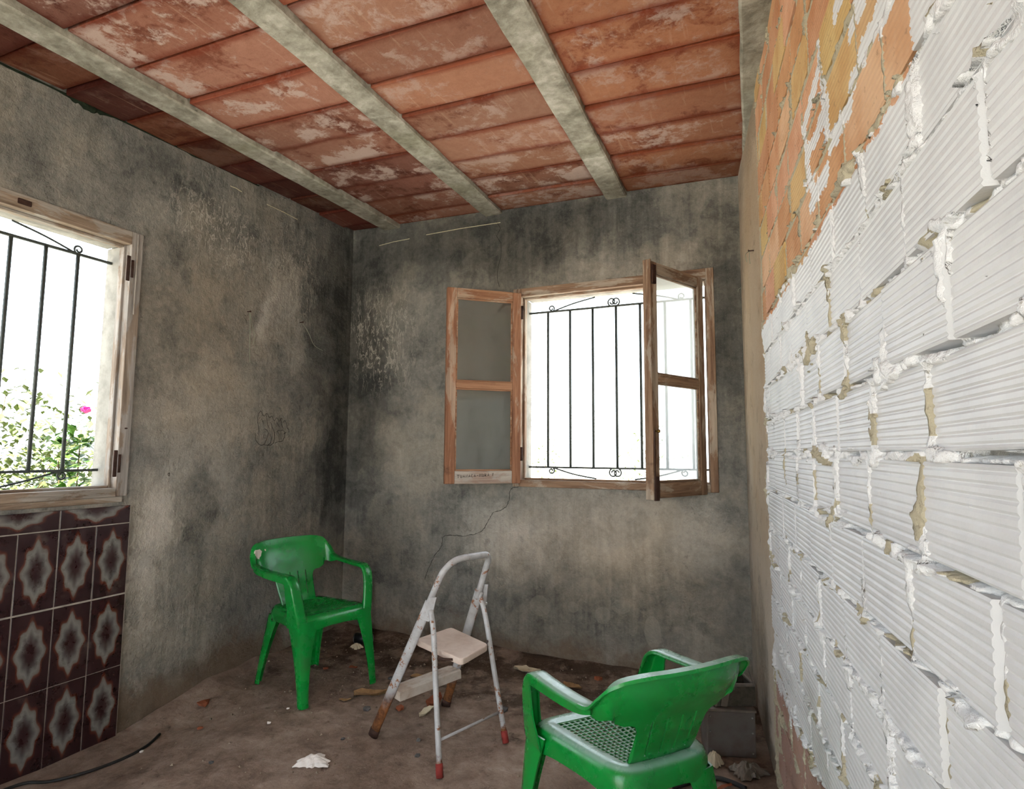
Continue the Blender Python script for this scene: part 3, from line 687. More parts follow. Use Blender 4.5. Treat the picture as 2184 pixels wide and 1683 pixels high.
w1, G1, mem1 = window('window_1', FL, (.70, 1.918), (.76, 1.862), (1.028, 2.308), (1.068, 2.243), [1.706-.1365*k for k in range(7)], (M['wood_left'], M['wood_left_h']),
    'barred window opening in the left wall with bare pale wooden frame', 1)
for z0, z1 in ((1.14, 1.225), (2.08, 2.165)):
    m = MB(); m.tube([G1(1.868, -.016, z0), G1(1.868, -.016, z1)], .006, 8); m.build('hinge_pin', M['hinge'], w1, smooth=True)
    mem1('hinge_plate', 1.842, 1.860, z0-.02, z1+.02, -.0145, -.008, M['hinge'])
m = MB(); m.tube([G1(1.888, -.016, 1.90), G1(1.888, -.016, 2.30)], .004, 6); m.build('bolt_rod', M['wood_left'], w1)
mem1('catch', 1.375, 1.425, 2.262, 2.285, -.018, -.008, M['hinge']); mem1('nail', 1.884, 1.894, 1.345, 1.352, -.022, -.01, M['hinge'])
mem1('ledge_board', .72, 1.90, 1.000, 1.028, -.006, .03, M['wood_left_h'])

w2, G2, mem2 = window('window_2', FB, (-1.545, -.305), (-1.49, -.348), (1.03, 2.30), (1.072, 2.246), [-1.358+.151*k for k in range(7)], (M['wood_frame'], M['wood_frame_h']),
    'back window with iron bars and two wooden casements swung open', 0)
def casement(hx, hy, ang, z0, z1, w, side, reds, label):
    """leaf hinged at (hx,hy); local x runs from hinge to free edge, y thickness"""
    root = empty('casement', (Vector((hx, hy, z0))-Vector(w2.location))); root.rotation_euler = (0, 0, ang); root.parent = w2; root['label'] = label
    H = z1-z0; t = .034; sw = .062; V, Hm, Bm = reds
    def mb(nm, x0, x1, zz0, zz1, mt, d=t, bv=.004):
        m = MB(); m.box(((x0+x1)/2, 0, (zz0+zz1)/2), (x1-x0, d, zz1-zz0)); return m.build(nm, mt, root, bevel=bv)
    mb('stile', 0, sw-.006, 0, H, V); mb('stile', w-sw, w, 0, H, V)
    mb('top_rail', sw-.006, w-sw, H-.062, H, Hm); mb('bottom_rail', sw-.006, w-sw, 0, .078, Bm)
    mz = H*.50; mb('middle_rail', sw-.006, w-sw, mz-.022, mz+.022, Hm)
    # rounded glazing corners next to the middle rail
    for xx, sx in ((sw-.006, 1), (w-sw, -1)):
        for zz, sz in ((mz+.022, 1), (mz-.022, -1)):
            m = MB(); r = .028; pr = [(0, 0)]+[(r-r*math.sin(g), r-r*math.cos(g)) for g in np.linspace(0, math.pi/2, 6)]
            v = [(xx+sx*a, y, zz+sz*b) for y in (-.012, .012) for a, b in pr]; k = len(pr)
            m.add(v, [tuple(range(k)), tuple(range(2*k-1, k-1, -1))]+[(i, (i+1) % k, k+(i+1) % k, k+i) for i in range(k)]); clean(m.build('corner_fillet', Hm, root))
    for zz0, zz1 in ((.078, mz-.022), (mz+.022, H-.062)):
        mb('glass_pane', sw-.012, w-sw+.006, zz0-.006, zz1+.006, M['glass'], .004, 0)
        for a0, a1, b0, b1 in ((sw-.006, w-sw, zz0, zz0+.009), (sw-.006, w-sw, zz1-.009, zz1), (sw-.006, sw+.003, zz0, zz1), (w-sw-.009, w-sw, zz0, zz1)):
            mb('glazing_bead', a0, a1, b0, b1, Hm, .018, .002)
    for zz in (.14, H-.17):
        m = MB(); m.tube([(-.006, side*.016, zz), (-.006, side*.016, zz+.085)], .0075, 8); m.build('hinge', M['hinge'], root, smooth=True)
    return root, mb, H
cl, mbl, HL = casement(-1.486, 3.497, math.atan2(-.31, -.36), 1.052, 2.262, .480, 1, (M['wood_red'], M['wood_red_h'], M['wood_pale_h']), 'left casement folded back, reddish wood with two dusty panes')
cr, mbr, HR = casement(-.376, 3.490, math.atan2(-.448, -.213), 1.020, 2.232, .497, -1, (M['wood_frame'], M['wood_frame_h'], M['wood_frame_h']), 'right casement swung into the room, greyed brown wood')
m = MB(); m.tube([(.485, .022, .03), (.485, .022, .34)], .005, 6); m.build('bolt_rod', M['hinge'], cr)
m = MB(); m.lathe([(.004, 0), (.004, .014), (.009, .018), (.009, .026), (.004, .030)], 10, Matrix.Translation((.470, .016, .335)) @ Matrix.Rotation(-math.pi/2, 4, 'X')); m.build('knob', M['brass'], cr, smooth=True)
m = MB(); m.box((.47, .022, .05), (.03, .014, .12)); m.box((.47, .022, HR-.07), (.03, .014, .10)); m.build('latch', M['hinge'], cr, bevel=.002)
m = MB(); m.box((.495, 0, HR/2), (.012, .046, HR+.012)); m.build('cover_strip', M['wood_frame'], cr, bevel=.003)
# handwriting on the left casement's bottom rail
LET = {'T': [[(0, 1), (1, 1)], [(.5, 1), (.55, 0)]], 'U': [[(0, 1), (.15, .1), (.5, 0), (.8, .15), (.85, .9)]], 'A': [[(0, 0), (.45, 1), (.85, .05)], [(.2, .4), (.7, .4)]],
       'N': [[(0, 0), (.05, 1), (.75, 0), (.8, 1)]], 'C': [[(.8, .85), (.3, 1), (0, .5), (.3, .05), (.8, .1)]], 'M': [[(0, 0), (.1, 1), (.45, .3), (.8, 1), (.9, 0)]],
       'R': [[(0, 0), (.05, 1), (.7, .85), (.6, .5), (.05, .45)], [(.3, .45), (.8, 0)]], '-': [[(0, .5), (.8, .5)]], 'Y': [[(0, 1), (.4, .5), (.8, 1)], [(.4, .5), (.35, 0)]]}
m = MB(); cx = .405
for i, ch in enumerate('TUANACA-MURA Y'):
    if ch == ' ': cx -= .012; continue
    s = .012 if i else .017
    for stx in LET[ch]:
        m.tube([(cx-a*s, .0172, .035+.0009*i+b*.019) for a, b in stx], .0013, 4)
    cx -= s+.005
m.build('handwriting', M['black_ink'], cl)

# ------------------------------------------------------------------ marks and small fixings on the walls
def wall_line(m, polys, f, r):
    for pl in polys: m.tube([f(*p) for p in pl], r, 4)
gx = lambda a, b: (XL+.0006, 2.695+(a-330)/(1390-330)*.262, 1.488-(b-210)/(1440-210)*.212)
GR = [[(330, 600), (335, 450), (350, 330), (410, 230), (450, 260), (480, 350), (530, 405), (570, 350), (590, 300), (640, 320), (690, 430), (730, 430), (760, 380), (800, 400), (830, 500), (870, 545), (900, 500), (930, 430), (970, 450), (1010, 540), (1050, 540), (1090, 440), (1140, 460)],
      [(1160, 600), (1210, 500), (1260, 560), (1285, 700), (1300, 770), (1360, 830), (1390, 940)], [(330, 600), (370, 780), (390, 980)], [(600, 320), (630, 550), (660, 720), (720, 830)], [(490, 560), (530, 690)],
      [(750, 600), (800, 760), (880, 930), (900, 1150), (880, 1330), (770, 1430), (560, 1410), (650, 1200), (690, 1000), (640, 890), (570, 850)], [(1080, 500), (1120, 680), (1180, 830)], [(960, 600), (1040, 760)],
      [(270, 1000), (300, 1250), (400, 1390), (480, 1430), (560, 1410)], [(740, 1020), (790, 1150), (780, 1330), (680, 1440)], [(540, 1050), (550, 1180)], [(970, 910), (1040, 1010), (1050, 1280), (920, 1340)], [(1090, 880), (1170, 860), (1240, 960), (1230, 1120), (1160, 1270), (1050, 1300)], [(1190, 1010), (1290, 930)], [(970, 910), (1050, 880)]]
m = MB(); wall_line(m, GR, gx, .0015); o = m.build('graffiti_drawing', M['black_ink'], wl); o['label'] = 'thin black outline graffiti of bubble letters'
hx = lambda a, b: (XL+.0006, 2.130+(a-680)/320*.012, 1.132-(b-650)/500*.020)
m = MB(); wall_line(m, [[(900, 1130), (760, 1000), (690, 850), (720, 740), (800, 760), (850, 860), (860, 720), (910, 660), (960, 720), (960, 900), (930, 1130)]], hx, .0012); o = m.build('heart_drawing', M['black_ink'], wl); o['label'] = 'tiny hand-drawn heart'
m = MB(); wall_line(m, [[(0, 0), (.002, -.03), (.012, -.032)], [(-.02, .005), (-.022, -.012)]], lambda a, b: (XL+.0006, 3.366+a*1.6, 1.01+b*1.6), .0012); m.build('scribble', M['black_ink'], wl)
# crack in the back wall
CR = [(-1.505, 1.028), (-1.548, 1.022), (-1.565, 1.0), (-1.572, .94), (-1.59, .90), (-1.63, .875), (-1.682, .86), (-1.705, .825), (-1.735, .77), (-1.765, .735), (-1.82, .712), (-1.90, .697), (-1.96, .70), (-2.03, .695), (-2.052, .68), (-2.055, .63), (-2.075, .60), (-2.11, .56), (-2.13, .52), (-2.165, .45), (-2.185, .38)]
m = MB(); pts = []
for i, (a, b) in enumerate(CR[:-1]):
    for k in range(4):
        t = k/4; c, d = CR[i+1]; pts.append((a+(c-a)*t+random.uniform(-.003, .003), YB-.0002, b+(d-b)*t+random.uniform(-.003, .003)))
m.tube(pts, [random.uniform(.0008, .0022) for _ in pts], 5); o = m.build('crack', M['dark'], wb); o['label'] = 'thin branching crack below the window'
m = MB()
for cx_, cz_ in ((-1.7, 2.55), (-1.62, 2.42), (-1.60, 2.30)): pass
m.tube([(-1.66+random.uniform(-.02, .02), YB-.0002, 2.78-.05*k) for k in range(10)], .0012, 5); m.build('crack', M['dark'], wb)
# pale straws lying on the wall top edge
for k, (a, b) in enumerate((((XL+.006, 2.413, 2.772), (XL+.006, 2.493, 2.770)), ((XL+.006, 2.687, 2.768), (XL+.006, 2.947, 2.766)), ((-2.221, YB-.006, 2.766), (-1.645, YB-.006, 2.768)), ((-2.62, YB-.006, 2.742), (-2.36, YB-.006, 2.757)))):
    m = MB(); m.tube([a, tuple((p+q)/2+(.004 if i == 2 else 0) for i, (p, q) in enumerate(zip(a, b))), b], .0024, 5)
    o = m.build('straw', M['straw'])
    tag(o, ['short pale straw stuck high on the left wall', 'longer pale straw stuck to the left wall under the ceiling', 'long pale cane stuck along the top of the back wall', 'short pale cane near the dark top corner of the back wall'][k], 'straw', group='pale straws on the walls')
# nails with string
def nail(loc, nrm, strings, label):
    r = empty('nail', loc); tag(r, label, 'nail'); nn = Vector(nrm)
    m = MB(); m.tube([nn*-.006, nn*.022], .003, 8); m.tube([nn*.022, nn*.025], .006, 8); m.build('shank', M['hinge'], r)
    for s_ in strings:
        m = MB(); m.tube(catmull(s_, 5), .0013, 5); m.build('string', M['string'], r)
nail((XL, 2.583, 2.067), (1, 0, 0), [[(.018, 0, 0), (.014, .012, -.10), (.008, .02, -.20), (.006, .03, -.30)], [(.018, 0, 0), (.012, .03, -.08), (.008, .055, -.14), (.006, .045, -.19)]], 'nail with pale green string in the left wall beside the window')
nail((XL, 3.014, 2.089), (1, 0, 0), [[(.018, 0, 0), (.012, .07, -.06), (.008, .13, -.13), (.006, .22, -.155)]], 'nail with thin string in the left wall near the corner')
nail((-.142, YB, 2.170), (0, -1, 0), [[(0, -.018, 0), (-.03, -.016, -.012), (-.035, -.012, -.03)], [(0, -.018, 0), (-.012, -.014, -.05), (.004, -.01, -.075)]], 'nail with knotted string in the back wall right of the window')
nail(tuple(P0+DU*.72+Vector((0, 0, 2.145))), tuple(-NW), [[(-.018, 0, 0), (-.035, -.02, -.02), (-.03, -.02, -.055)], [(-.018, 0, 0), (-.02, -.01, -.03), (-.018, -.005, -.06)]], 'nail with pale string in the cream plaster beside the bricks')

# ------------------------------------------------------------------ plastic armchairs
def half_path(pts): return pts+[(f, -l, *r) for f, l, *r in reversed(pts[:-1])]
def armchair(label, loc, rz, backmat, zto=(0, .405, .62, .752), flat=0.0, body=None):
    root = empty('plastic_armchair', loc, rz); tag(root, label, 'chair', group='green plastic armchairs'); G = body or M['green']
    def place(o, ang=48):
        me = o.data; co = np.zeros(len(me.vertices)*3); me.vertices.foreach_get('co', co); co = co.reshape(-1, 3)
        co[:, 2] = np.interp(co[:, 2], [-.1, 0, .405, .62, .745], [-.1]+list(zto)); me.vertices.foreach_set('co', co.ravel()); me.update()
        me.set_sharp_from_angle(angle=math.radians(ang)); return o
    # one shell: wide band along the top running into a slotted centre plate
    st_ = half_path([(-.125, .238, .624, .602), (-.170, .237, .636, .592), (-.201, .228, .686, .598), (-.222, .206, .724, .580), (-.241, .150, .738, .562), (-.250, .075, .741-flat*.6, .564), (-.252, 0, .742-flat, .566)])
    T = catmull([(a, b, c) for a, b, c, d in st_], 40); Bz = catmull([(0, b, d) for a, b, c, d in st_], 40)
    ls = np.array([p.y for p in T]); slots = (-.074, -.025, .025, .074)
    cen = [0.0]
    for c in slots: cen += [c-.0032, c+.0032, c-.012, c+.012, c-.019]
    cen += [.095, -.095]
    for e in (.106, .112, .1135, .116, .120, .126, .134, .145, .158): cen += [e, -e]
    cen = sorted(set(round(c, 4) for c in cen if not any(abs(c-q) < 1e-6 for q in (0.0,)) or True))
    ids = [k for k in range(0, len(T), 8) if abs(ls[k]) > .166]
    stn = [(k, None) for k in ids if ls[k] > 0]
    mids = []
    for l in sorted(cen, reverse=True):
        k = int(np.argmin(np.where(np.array([p.x for p in T]) < -.21, np.abs(ls-l), 9))); mids.append((k, l))
    stn = stn+mids+[(k, None) for k in ids if ls[k] < 0]
    cs_ = sorted((p.y, p.x, p.z) for p in T if p.x < -.21); cl_, cf_, cz_ = (np.array(c) for c in zip(*cs_))
    NR = 26; rows = []; meta = []
    for k, l in stn:
        A = T[k].copy(); zb = Bz[k].z
        if l is not None:
            A = Vector((float(np.interp(l, cl_, cf_)), l, float(np.interp(l, cl_, cz_)))); al = abs(l)
            zb = float(np.interp(al, [.112, .1135, .116, .120, .126, .134, .145, .158], [.392, .515, .533, .545, .554, .559, .562, .562])) if al > .112 else .392
        t = T[min(k+1, len(T)-1)]-T[max(k-1, 0)]; tw = float(np.clip((abs(A.y)-.158)/.06, 0, 1)); out = Vector((-1, 0, 0)).lerp(Vector((-abs(t.y), (1 if A.y > 0 else -1)*abs(t.x), 0)).normalized(), tw).normalized()
        if l is not None: out = Vector((-1, 0, 0))
        r = [A+out*.0245+Vector((0, 0, -.009)), A+out*.0225+Vector((0, 0, -.001)), A+out*.003]
        zm = max(.575, zb+.12*(A.z-zb)); lev = [A.z-(A.z-zm)*j/10 for j in range(1, 11)]+[zm-(zm-zb)*j/(NR-10) for j in range(1, NR-9)]
        for z in lev:
            dz = A.z-z; cur = .33*dz+.010*math.sin(min(1, dz/.16)*math.pi)*-1
            if z < .45: cur += (.45-z)**2*6.0
            q_ = A-out*cur; q_.z = z
            if l is not None and abs(l) <= .112: q_.y = l*(1-.09*max(0, .566-z)/.17)
            r.append(q_)
        rows.append(r); meta.append(l)
    n_ = len(rows[0]); v = [p for r in rows for p in r]; f = []
    for i in range(len(rows)-1):
        la, lb = meta[i], meta[i+1]; hole = la is not None and lb is not None and any(abs((la+lb)/2-c) < .0031 for c in slots)
        for j in range(n_-1):
            if hole and .435 < (rows[i][j].z+rows[i][j+1].z)/2 < .560: continue
            f.append((i*n_+j, (i+1)*n_+j, (i+1)*n_+j+1, i*n_+j+1))
    m = MB(); m.add(v, f)
    place(m.build('backrest', backmat, root, smooth=True, solid=.006))
    # arms with a deep outer flange that becomes the front post
    for s in (1, -1):
        path = catmull([(.222, s*.199, .372), (.211, s*.212, .45), (.194, s*.224, .535), (.176, s*.228, .583), (.140, s*.231, .611), (.07, s*.234, .614), (-.04, s*.238, .617), (-.125, s*.239, .624), (-.165, s*.238, .634)], 6)
        u_ = np.linspace(0, 1, len(path)); wid = np.interp(u_, [0, .12, .30, .5, .85, 1], [1.0, 1.0, 1.0, 1.0, .85, .5]); fl_ = np.interp(u_, [0, .15, .35, .45, .8, 1], [.100, .066, .050, .036, .028, .024])
        rows = []
        for i, p in enumerate(path):
            t = (path[min(i+1, len(path)-1)]-path[max(i-1, 0)]).normalized(); lat = Vector((0, s, 0)); nn = t.cross(lat)*-s; nn.normalize()
            if nn.x < 0 and nn.z < .2: nn = -nn
            w, h_ = wid[i], fl_[i]
            rows.append([p+lat*(a*w)+nn*b for a, b in ((-.0265, -.010), (-.0255, -.003), (-.022, .0), (-.010, .001), (.010, .001), (.021, .0), (.0245, -.003), (.0258, -.010), (.0258, -.6*h_-.006), (.0265, -h_))])
        m = MB(); m.grid(rows); place(m.build('armrest', G, root, smooth=True, solid=.0055))
    # seat: rounded rim with a deep skirt, woven panel inside
    def trap(f1, w1, f0, w0, n, rnd):
        cs = [(f1, w1), (f1, -w1), (f0, -w0), (f0, w0)]; out = []
        for q in range(4):
            (a, b), (c, d) = cs[q], cs[(q+1) % 4]
            for k in range(n): t = k/n; out.append([a+(c-a)*t, b+(d-b)*t])
        out = np.array(out)
        for _ in range(rnd): out = .5*out+.25*np.roll(out, 1, 0)+.25*np.roll(out, -1, 0)
        return out
    n = 16; inn = trap(.158, .150, -.118, .108, n, 0); mid_ = trap(.182, .176, -.136, .126, n, 3); m2_ = trap(.202, .203, -.155, .143, n, 6); o1 = trap(.219, .216, -.168, .154, n, 9); o2 = trap(.228, .222, -.176, .160, n, 9)
    def sz(f, l, e=0): return .408-.010*math.exp(-((f/.12)**2+(l/.12)**2))-.05*max(0, f-.15)+e
    arch = [abs(((k % n)/n)*2-1) for k in range(4*n)]
    rows = [[(a, b, sz(a, b)) for a, b in inn], [(a, b, sz(a, b, .004)) for a, b in mid_], [(a, b, sz(a, b, .004)) for a, b in m2_], [(a, b, sz(a, b, -.004)) for a, b in o1], [(a, b, sz(a, b, -.020)) for a, b in o2], [(a, b, .365-.030*h**3) for (a, b), h in zip(o2, arch)], [(a*.985, b*.985, .352-.040*h**3) for (a, b), h in zip(o2, arch)]]
    m = MB(); m.grid(rows, close=True); so = place(m.build('seat', G, root, smooth=True, solid=.005))
    m = MB(); ni, nj = 17, 15
    def bl(s_, t_): w = .108+(.150-.108)*s_; f_ = -.118+.276*s_; return f_, (2*t_-1)*w
    for i in range(ni):
        for j in range(nj):
            c = [(0, 0), (.5, 0), (1, 0), (1, .5), (1, 1), (.5, 1), (0, 1), (0, .5)]; v = []
            for a, b in c: f_, l_ = bl((i+a)/ni, (j+b)/nj); v.append((f_, l_, sz(f_, l_)))
            for k in range(8):
                g = math.atan2(c[k][1]-.5, c[k][0]-.5); r_ = .34 if k % 2 else .38
                f_, l_ = bl((i+.5+r_*math.cos(g))/ni, (j+.5+r_*math.sin(g))/nj); v.append((f_, l_, sz(f_, l_, -.0025)))
            m.add(v, [(k, (k+1) % 8, 8+(k+1) % 8, 8+k) for k in range(8)])
    place(m.build('woven_panel', G, so, solid=.0025))
    # legs: rounded angle section, widening under the seat
    for (tf, tl, bf, bl_, dirf) in ((.224, .222, .275, .226, 1), (-.170, .158, -.228, .186, -1)):
        for s in (1, -1):
            rows = []
            for t in np.linspace(0, 1, 12):
                f_ = tf+(bf-tf)*t; l_ = tl+(bl_-tl)*t; z = (.392 if dirf > 0 else .366)*(1-t)+.002; q = (.060 if dirf > 0 else .045)*(1-t)**2.2+.038+.012*(1-t)
                pr = [(-q, -.004), (-.7*q, .001), (-.4*q, .002), (-.2*q, -.01*q), (-.05*q, -.05*q), (-.01*q, -.2*q), (.002, -.4*q), (.001, -.7*q), (-.004, -q)]
                rows.append([(f_+dirf*a, s*(l_+b), z) for a, b in pr])
            m = MB(); m.grid(rows); place(m.build('leg', G, root, smooth=True, solid=.006))
    return root
armchair('dark green plastic armchair in the far corner, splashed with white paint on its back', (-2.354, 2.654, 0.0), math.radians(-14.2), M['green_splash'])
armchair('pale-topped green plastic armchair in front with its back towards the camera', (-.422, 1.816, 0.0), math.radians(140.8), M['green_sheen'], (0, .428, .606, .707), .004, M['green_sheen'])

# ------------------------------------------------------------------ step ladder
LO = Vector((-1.40, 2.40, 0)); lad = empty('step_ladder', LO); tag(lad, 'small folding step ladder of chipped grey-white metal with rusty feet', 'ladder')
q = lambda p: tuple(Vector(p)-LO)
nf, nt = Vector((-1.673, 2.298, .004)), Vector((-1.395, 2.296, .60)); ff_, ft_ = Vector((-1.543, 2.708, .004)), Vector((-1.302, 2.586, .60))
nu_, fu_ = nt+(nt-nf)*.24, ft_+(ft_-ff_)*.24
for a, b in ((nf, nt), (ff_, ft_)):
    m = MB(); m.tube([q(a.lerp(b, t)) for t in np.linspace(0, 1, 12)], .022, 12, .5, up=(1, .0, .0)); m.build('rail', M['lad_main'], lad, smooth=True)
    m = MB(); m.tube([q(a+Vector((0, 0, -.003))), q(a.lerp(b, .045))], .0245, 12, .58, up=(1, 0, 0)); m.build('foot', M['hinge'], lad, smooth=True)
d = (fu_-nu_); hp = [nt.lerp(nf, .06), nt, nu_-(nt-nf)*.07, nu_-(nt-nf)*.005+d*.03, nu_+(nt-nf)*.045+d*.13, nu_+(nt-nf)*.066+d*.30, fu_+(ft_-ff_)*.066-d*.30, fu_+(ft_-ff_)*.060-d*.10, fu_+(ft_-ff_)*.022-d*.015, fu_-(ft_-ff_)*.04, ft_, ft_.lerp(ff_, .06)]
m = MB(); m.tube([q(p) for p in catmull(hp, 6)], .0145, 12); m.build('handle', M['lad_rear'], lad, smooth=True)
rb = [(Vector((-1.229, 2.122, .004)), Vector((-1.374, 2.272, .575))), (Vector((-1.114, 2.482, .004)), Vector((-1.283, 2.562, .575)))]
for a, b in rb:
    mid2 = a.lerp(b, .85)+Vector((.012, -.006, 0))
    m = MB(); m.tube([q(p) for p in catmull([a, a.lerp(b, .5)+Vector((.006, -.003, 0)), mid2, b], 6)], .0115, 10); m.build('rear_leg', M['lad_rear'], lad, smooth=True)
    m = MB(); m.tube([q(a+Vector((0, 0, -.003))), q(a.lerp(b, .075))], .0145, 10); m.build('foot', M['rubber'], lad, smooth=True)
m = MB(); m.tube([q(rb[0][0].lerp(rb[0][1], .20)), q(rb[1][0].lerp(rb[1][1], .20))], .0055, 8); m.build('cross_rod', M['lad_rear'], lad, smooth=True)
for a, b, s in ((nt, nf, -1), (ft_, ff_, 1)):
    ctr = a+Vector((.006, s*.017, -.02)); ax = (a-b).normalized(); R = Matrix((Vector((1, 0, 0)), Vector((0, 1, 0)), ax)).transposed()
    m = MB(); pts = [(-.024, -.05), (.028, -.06), (.034, -.035), (.016, .055), (-.016, .055)]
    v = [ctr+Vector((x, y, 0))+ax*z for y in (-.0025, .0025) for x, z in pts]
    m.add([q(p) for p in v], [(0, 1, 2, 3, 4), (9, 8, 7, 6, 5)]+[(i, 5+i, 5+(i+1) % 5, (i+1) % 5) for i in range(5)]); br = clean(m.build('bracket', M['lad_rear'], lad))
    m = MB(); m.tube([q(ctr+Vector((.020, -.006, -.040))), q(ctr+Vector((.020, .006, -.040)))], .007, 8); m.build('rivet', M['steel'], br)
# platform
pc = [Vector((-1.500, 2.352, .42)), Vector((-1.445, 2.580, .42)), Vector((-1.172, 2.425, .42)), Vector((-1.186, 2.205, .42))]
rim = []
for i in range(4):
    p0, p1, p2 = pc[i-1], pc[i], pc[(i+1) % 4]
    e0 = p1+(p0-p1).normalized()*.028; e2 = p1+(p2-p1).normalized()*.028
    for t in np.linspace(0, 1, 5): rim.append(e0*(1-t)**2+p1*2*t*(1-t)+e2*t*t)
k = len(rim); m = MB(); m.add([q(p) for p in rim]+[q(p+Vector((0, 0, -.026))) for p in rim], [tuple(range(k)), tuple(range(2*k-1, k-1, -1))]+[(i, k+i, k+(i+1) % k, (i+1) % k) for i in range(k)])
clean(m.build('platform', M['lad_top'], lad, bevel=.004))
for p_, k_ in (((-1.20, 2.44, .405), 1), ((-1.24, 2.23, .405), 0)):
    m = MB(); m.tube([q(p_), q(rb[k_][0].lerp(rb[k_][1], .69))], .005, 8); m.build('platform_link', M['hinge'], lad)
# lower tread: ribbed plank between the rails
ta, tb = nf.lerp(nt, .34), ff_.lerp(ft_, .34); dd = Vector((.93, -.36, 0)).normalized(); L_ = (tb-ta)
rows = []
prf = [(-.045, -.030), (-.045, 0), (-.034, .0), (-.030, .004), (-.020, .004), (-.016, 0), (-.006, 0), (-.002, .004), (.008, .004), (.012, 0), (.022, 0), (.026, .004), (.036, .004), (.046, 0), (.048, -.036)]
for t in (.03, .97): rows.append([q(ta+L_*t+dd*a+Vector((0, 0, b))) for a, b in prf])
m = MB(); m.grid(rows); m.add(rows[0], [tuple(range(len(prf)))]); m.add(rows[1], [tuple(range(len(prf)-1, -1, -1))]); clean(m.build('step', M['lad_step'], lad))

# ------------------------------------------------------------------ things on the floor
def crumple(name, loc, size, seed, mat, label, cat, n=22, flat=.5, group=None, rz=0):
    r = np.random.default_rng(seed); m = MB(); rows = []
    wv = [(r.uniform(-1, 1)*7, r.uniform(-1, 1)*7, r.uniform(0, 6), r.uniform(.4, 1)) for _ in range(7)]
    for i in range(n):
        row = []
        for j in range(n):
            a, b = i/(n-1)*2-1, j/(n-1)*2-1
            g = math.atan2(b, a); rad = max(abs(a), abs(b)); rr = rad*(1+.20*math.sin(3*g+seed)+.13*math.sin(7*g+seed*2)+.05*math.sin(17*g))
            fold = sum(k*abs(math.sin(x*a+y*b+p_)) for x, y, p_, k in wv)/4.9
            row.append((rr*math.cos(g)*size[0]/2, rr*math.sin(g)*size[1]/2, max(.001, size[2]*(flat*(1-rad**2)+.62*fold*(1-.45*rad)-.12))))
        rows.append(row)
    m.grid(rows); o = m.build(name, mat, None, solid=.0012, loc=(loc[0], loc[1], floor_z(loc[0], loc[1]))); o.rotation_euler = (0, 0, rz); return tag(o, label, cat, group=group)
crumple('crumpled_paper', (-1.756, 2.018), (.13, .10, .035), 3, M['paper'], 'white crumpled scrap of paper alone on the floor in front', 'paper', rz=.4)
crumple('foam_lump', (-2.50, 3.24), (.075, .06, .026), 5, M['foam'], 'cream lump of foam lying against the black can', 'foam', flat=.9)
def can(loc, ang):
    z = floor_z(*loc)+.0335; r = empty('drinks_can', (loc[0], loc[1], z)); tag(r, 'black printed drinks can lying by the corner behind the armchair', 'can')
    R = Matrix.Rotation(ang, 4, 'Z') @ Matrix.Rotation(math.pi/2, 4, 'Y')
    m = MB(); m.lathe([(.0330, -.052), (.0330, .050)], 24); b = m.build('body', M['can'], r, smooth=False); b.matrix_local = R
    for poly in b.data.polygons: poly.use_smooth = len(poly.vertices) == 4
    for sg in (-1, 1):
        m = MB(); m.lathe([(.0328, 0), (.0325, .004), (.027, .010), (.026, .012), (.0245, .012), (.024, .008)], 24, Matrix.Rotation(0 if sg > 0 else math.pi, 4, 'X')); e = m.build('end', M['steel'], r, smooth=True); e.matrix_local = R @ Matrix.Translation((0, 0, .050*sg))
can((-2.515, 3.325), math.radians(18))
def leaf(loc, L, Wd, rz, mat, label, seed, curl=.25, name='dry_leaf', cat='leaf', group='dry leaves and scraps on the floor'):
    r = random.Random(seed); rows = []
    for i in range(9):
        t = i/8; w = Wd*math.sin(math.pi*min(.97, max(.04, t))**.8)*(1+.15*r.uniform(-1, 1))
        rows.append([((t-.5)*L, w*b*.5, .004+curl*Wd*(b*b)*.6+.012*math.sin(t*5+seed)*curl*4*.3+abs(r.gauss(0, .002))) for b in (-1, -.5, 0, .5, 1)])
    m = MB(); m.grid(rows); o = m.build(name, mat, None, True, solid=.001, loc=(loc[0], loc[1], floor_z(*loc)+.001)); o.rotation_euler = (0, 0, rz)
    return tag(o, label, cat, group=group)
leaf((-1.955, 2.66), .17, .065, .75, M['leafdry'], 'large curled tan dry leaf left of the ladder', 1, .5)
leaf((-2.03, 2.55), .06, .03, .6, M['leafdry'], 'small tan leaf scrap in front of the large curled leaf', 2)
leaf((-1.60, 2.70), .13, .07, 1.6, M['terr_chip'], 'reddish curled dry leaf under the ladder', 3, .5)
leaf((-1.575, 2.59), .09, .045, 1.2, M['foam'], 'pale curled leaf under the ladder beside the reddish one', 4, .5)
leaf((-1.85, 2.95), .10, .05, .2, M['leafdry'], 'dull brown leaf behind the ladder near the back wall', 6)
leaf((-2.28, 2.93), .05, .04, .9, M['terr_chip'], 'small orange-brown scrap beside the far armchair leg', 7)
leaf((-1.35, 3.30), .16, .08, .1, M['foam'], 'broad pale scrap at the foot of the back wall', 8, .3)
leaf((-1.05, 3.20), .12, .06, -.3, M['leafdry'], 'brown scrap near the back wall right of the ladder', 9)
leaf((-.22, 2.50), .10, .02, .9, M['terr_chip'], 'orange sliver on the floor behind the near armchair', 12, .2)
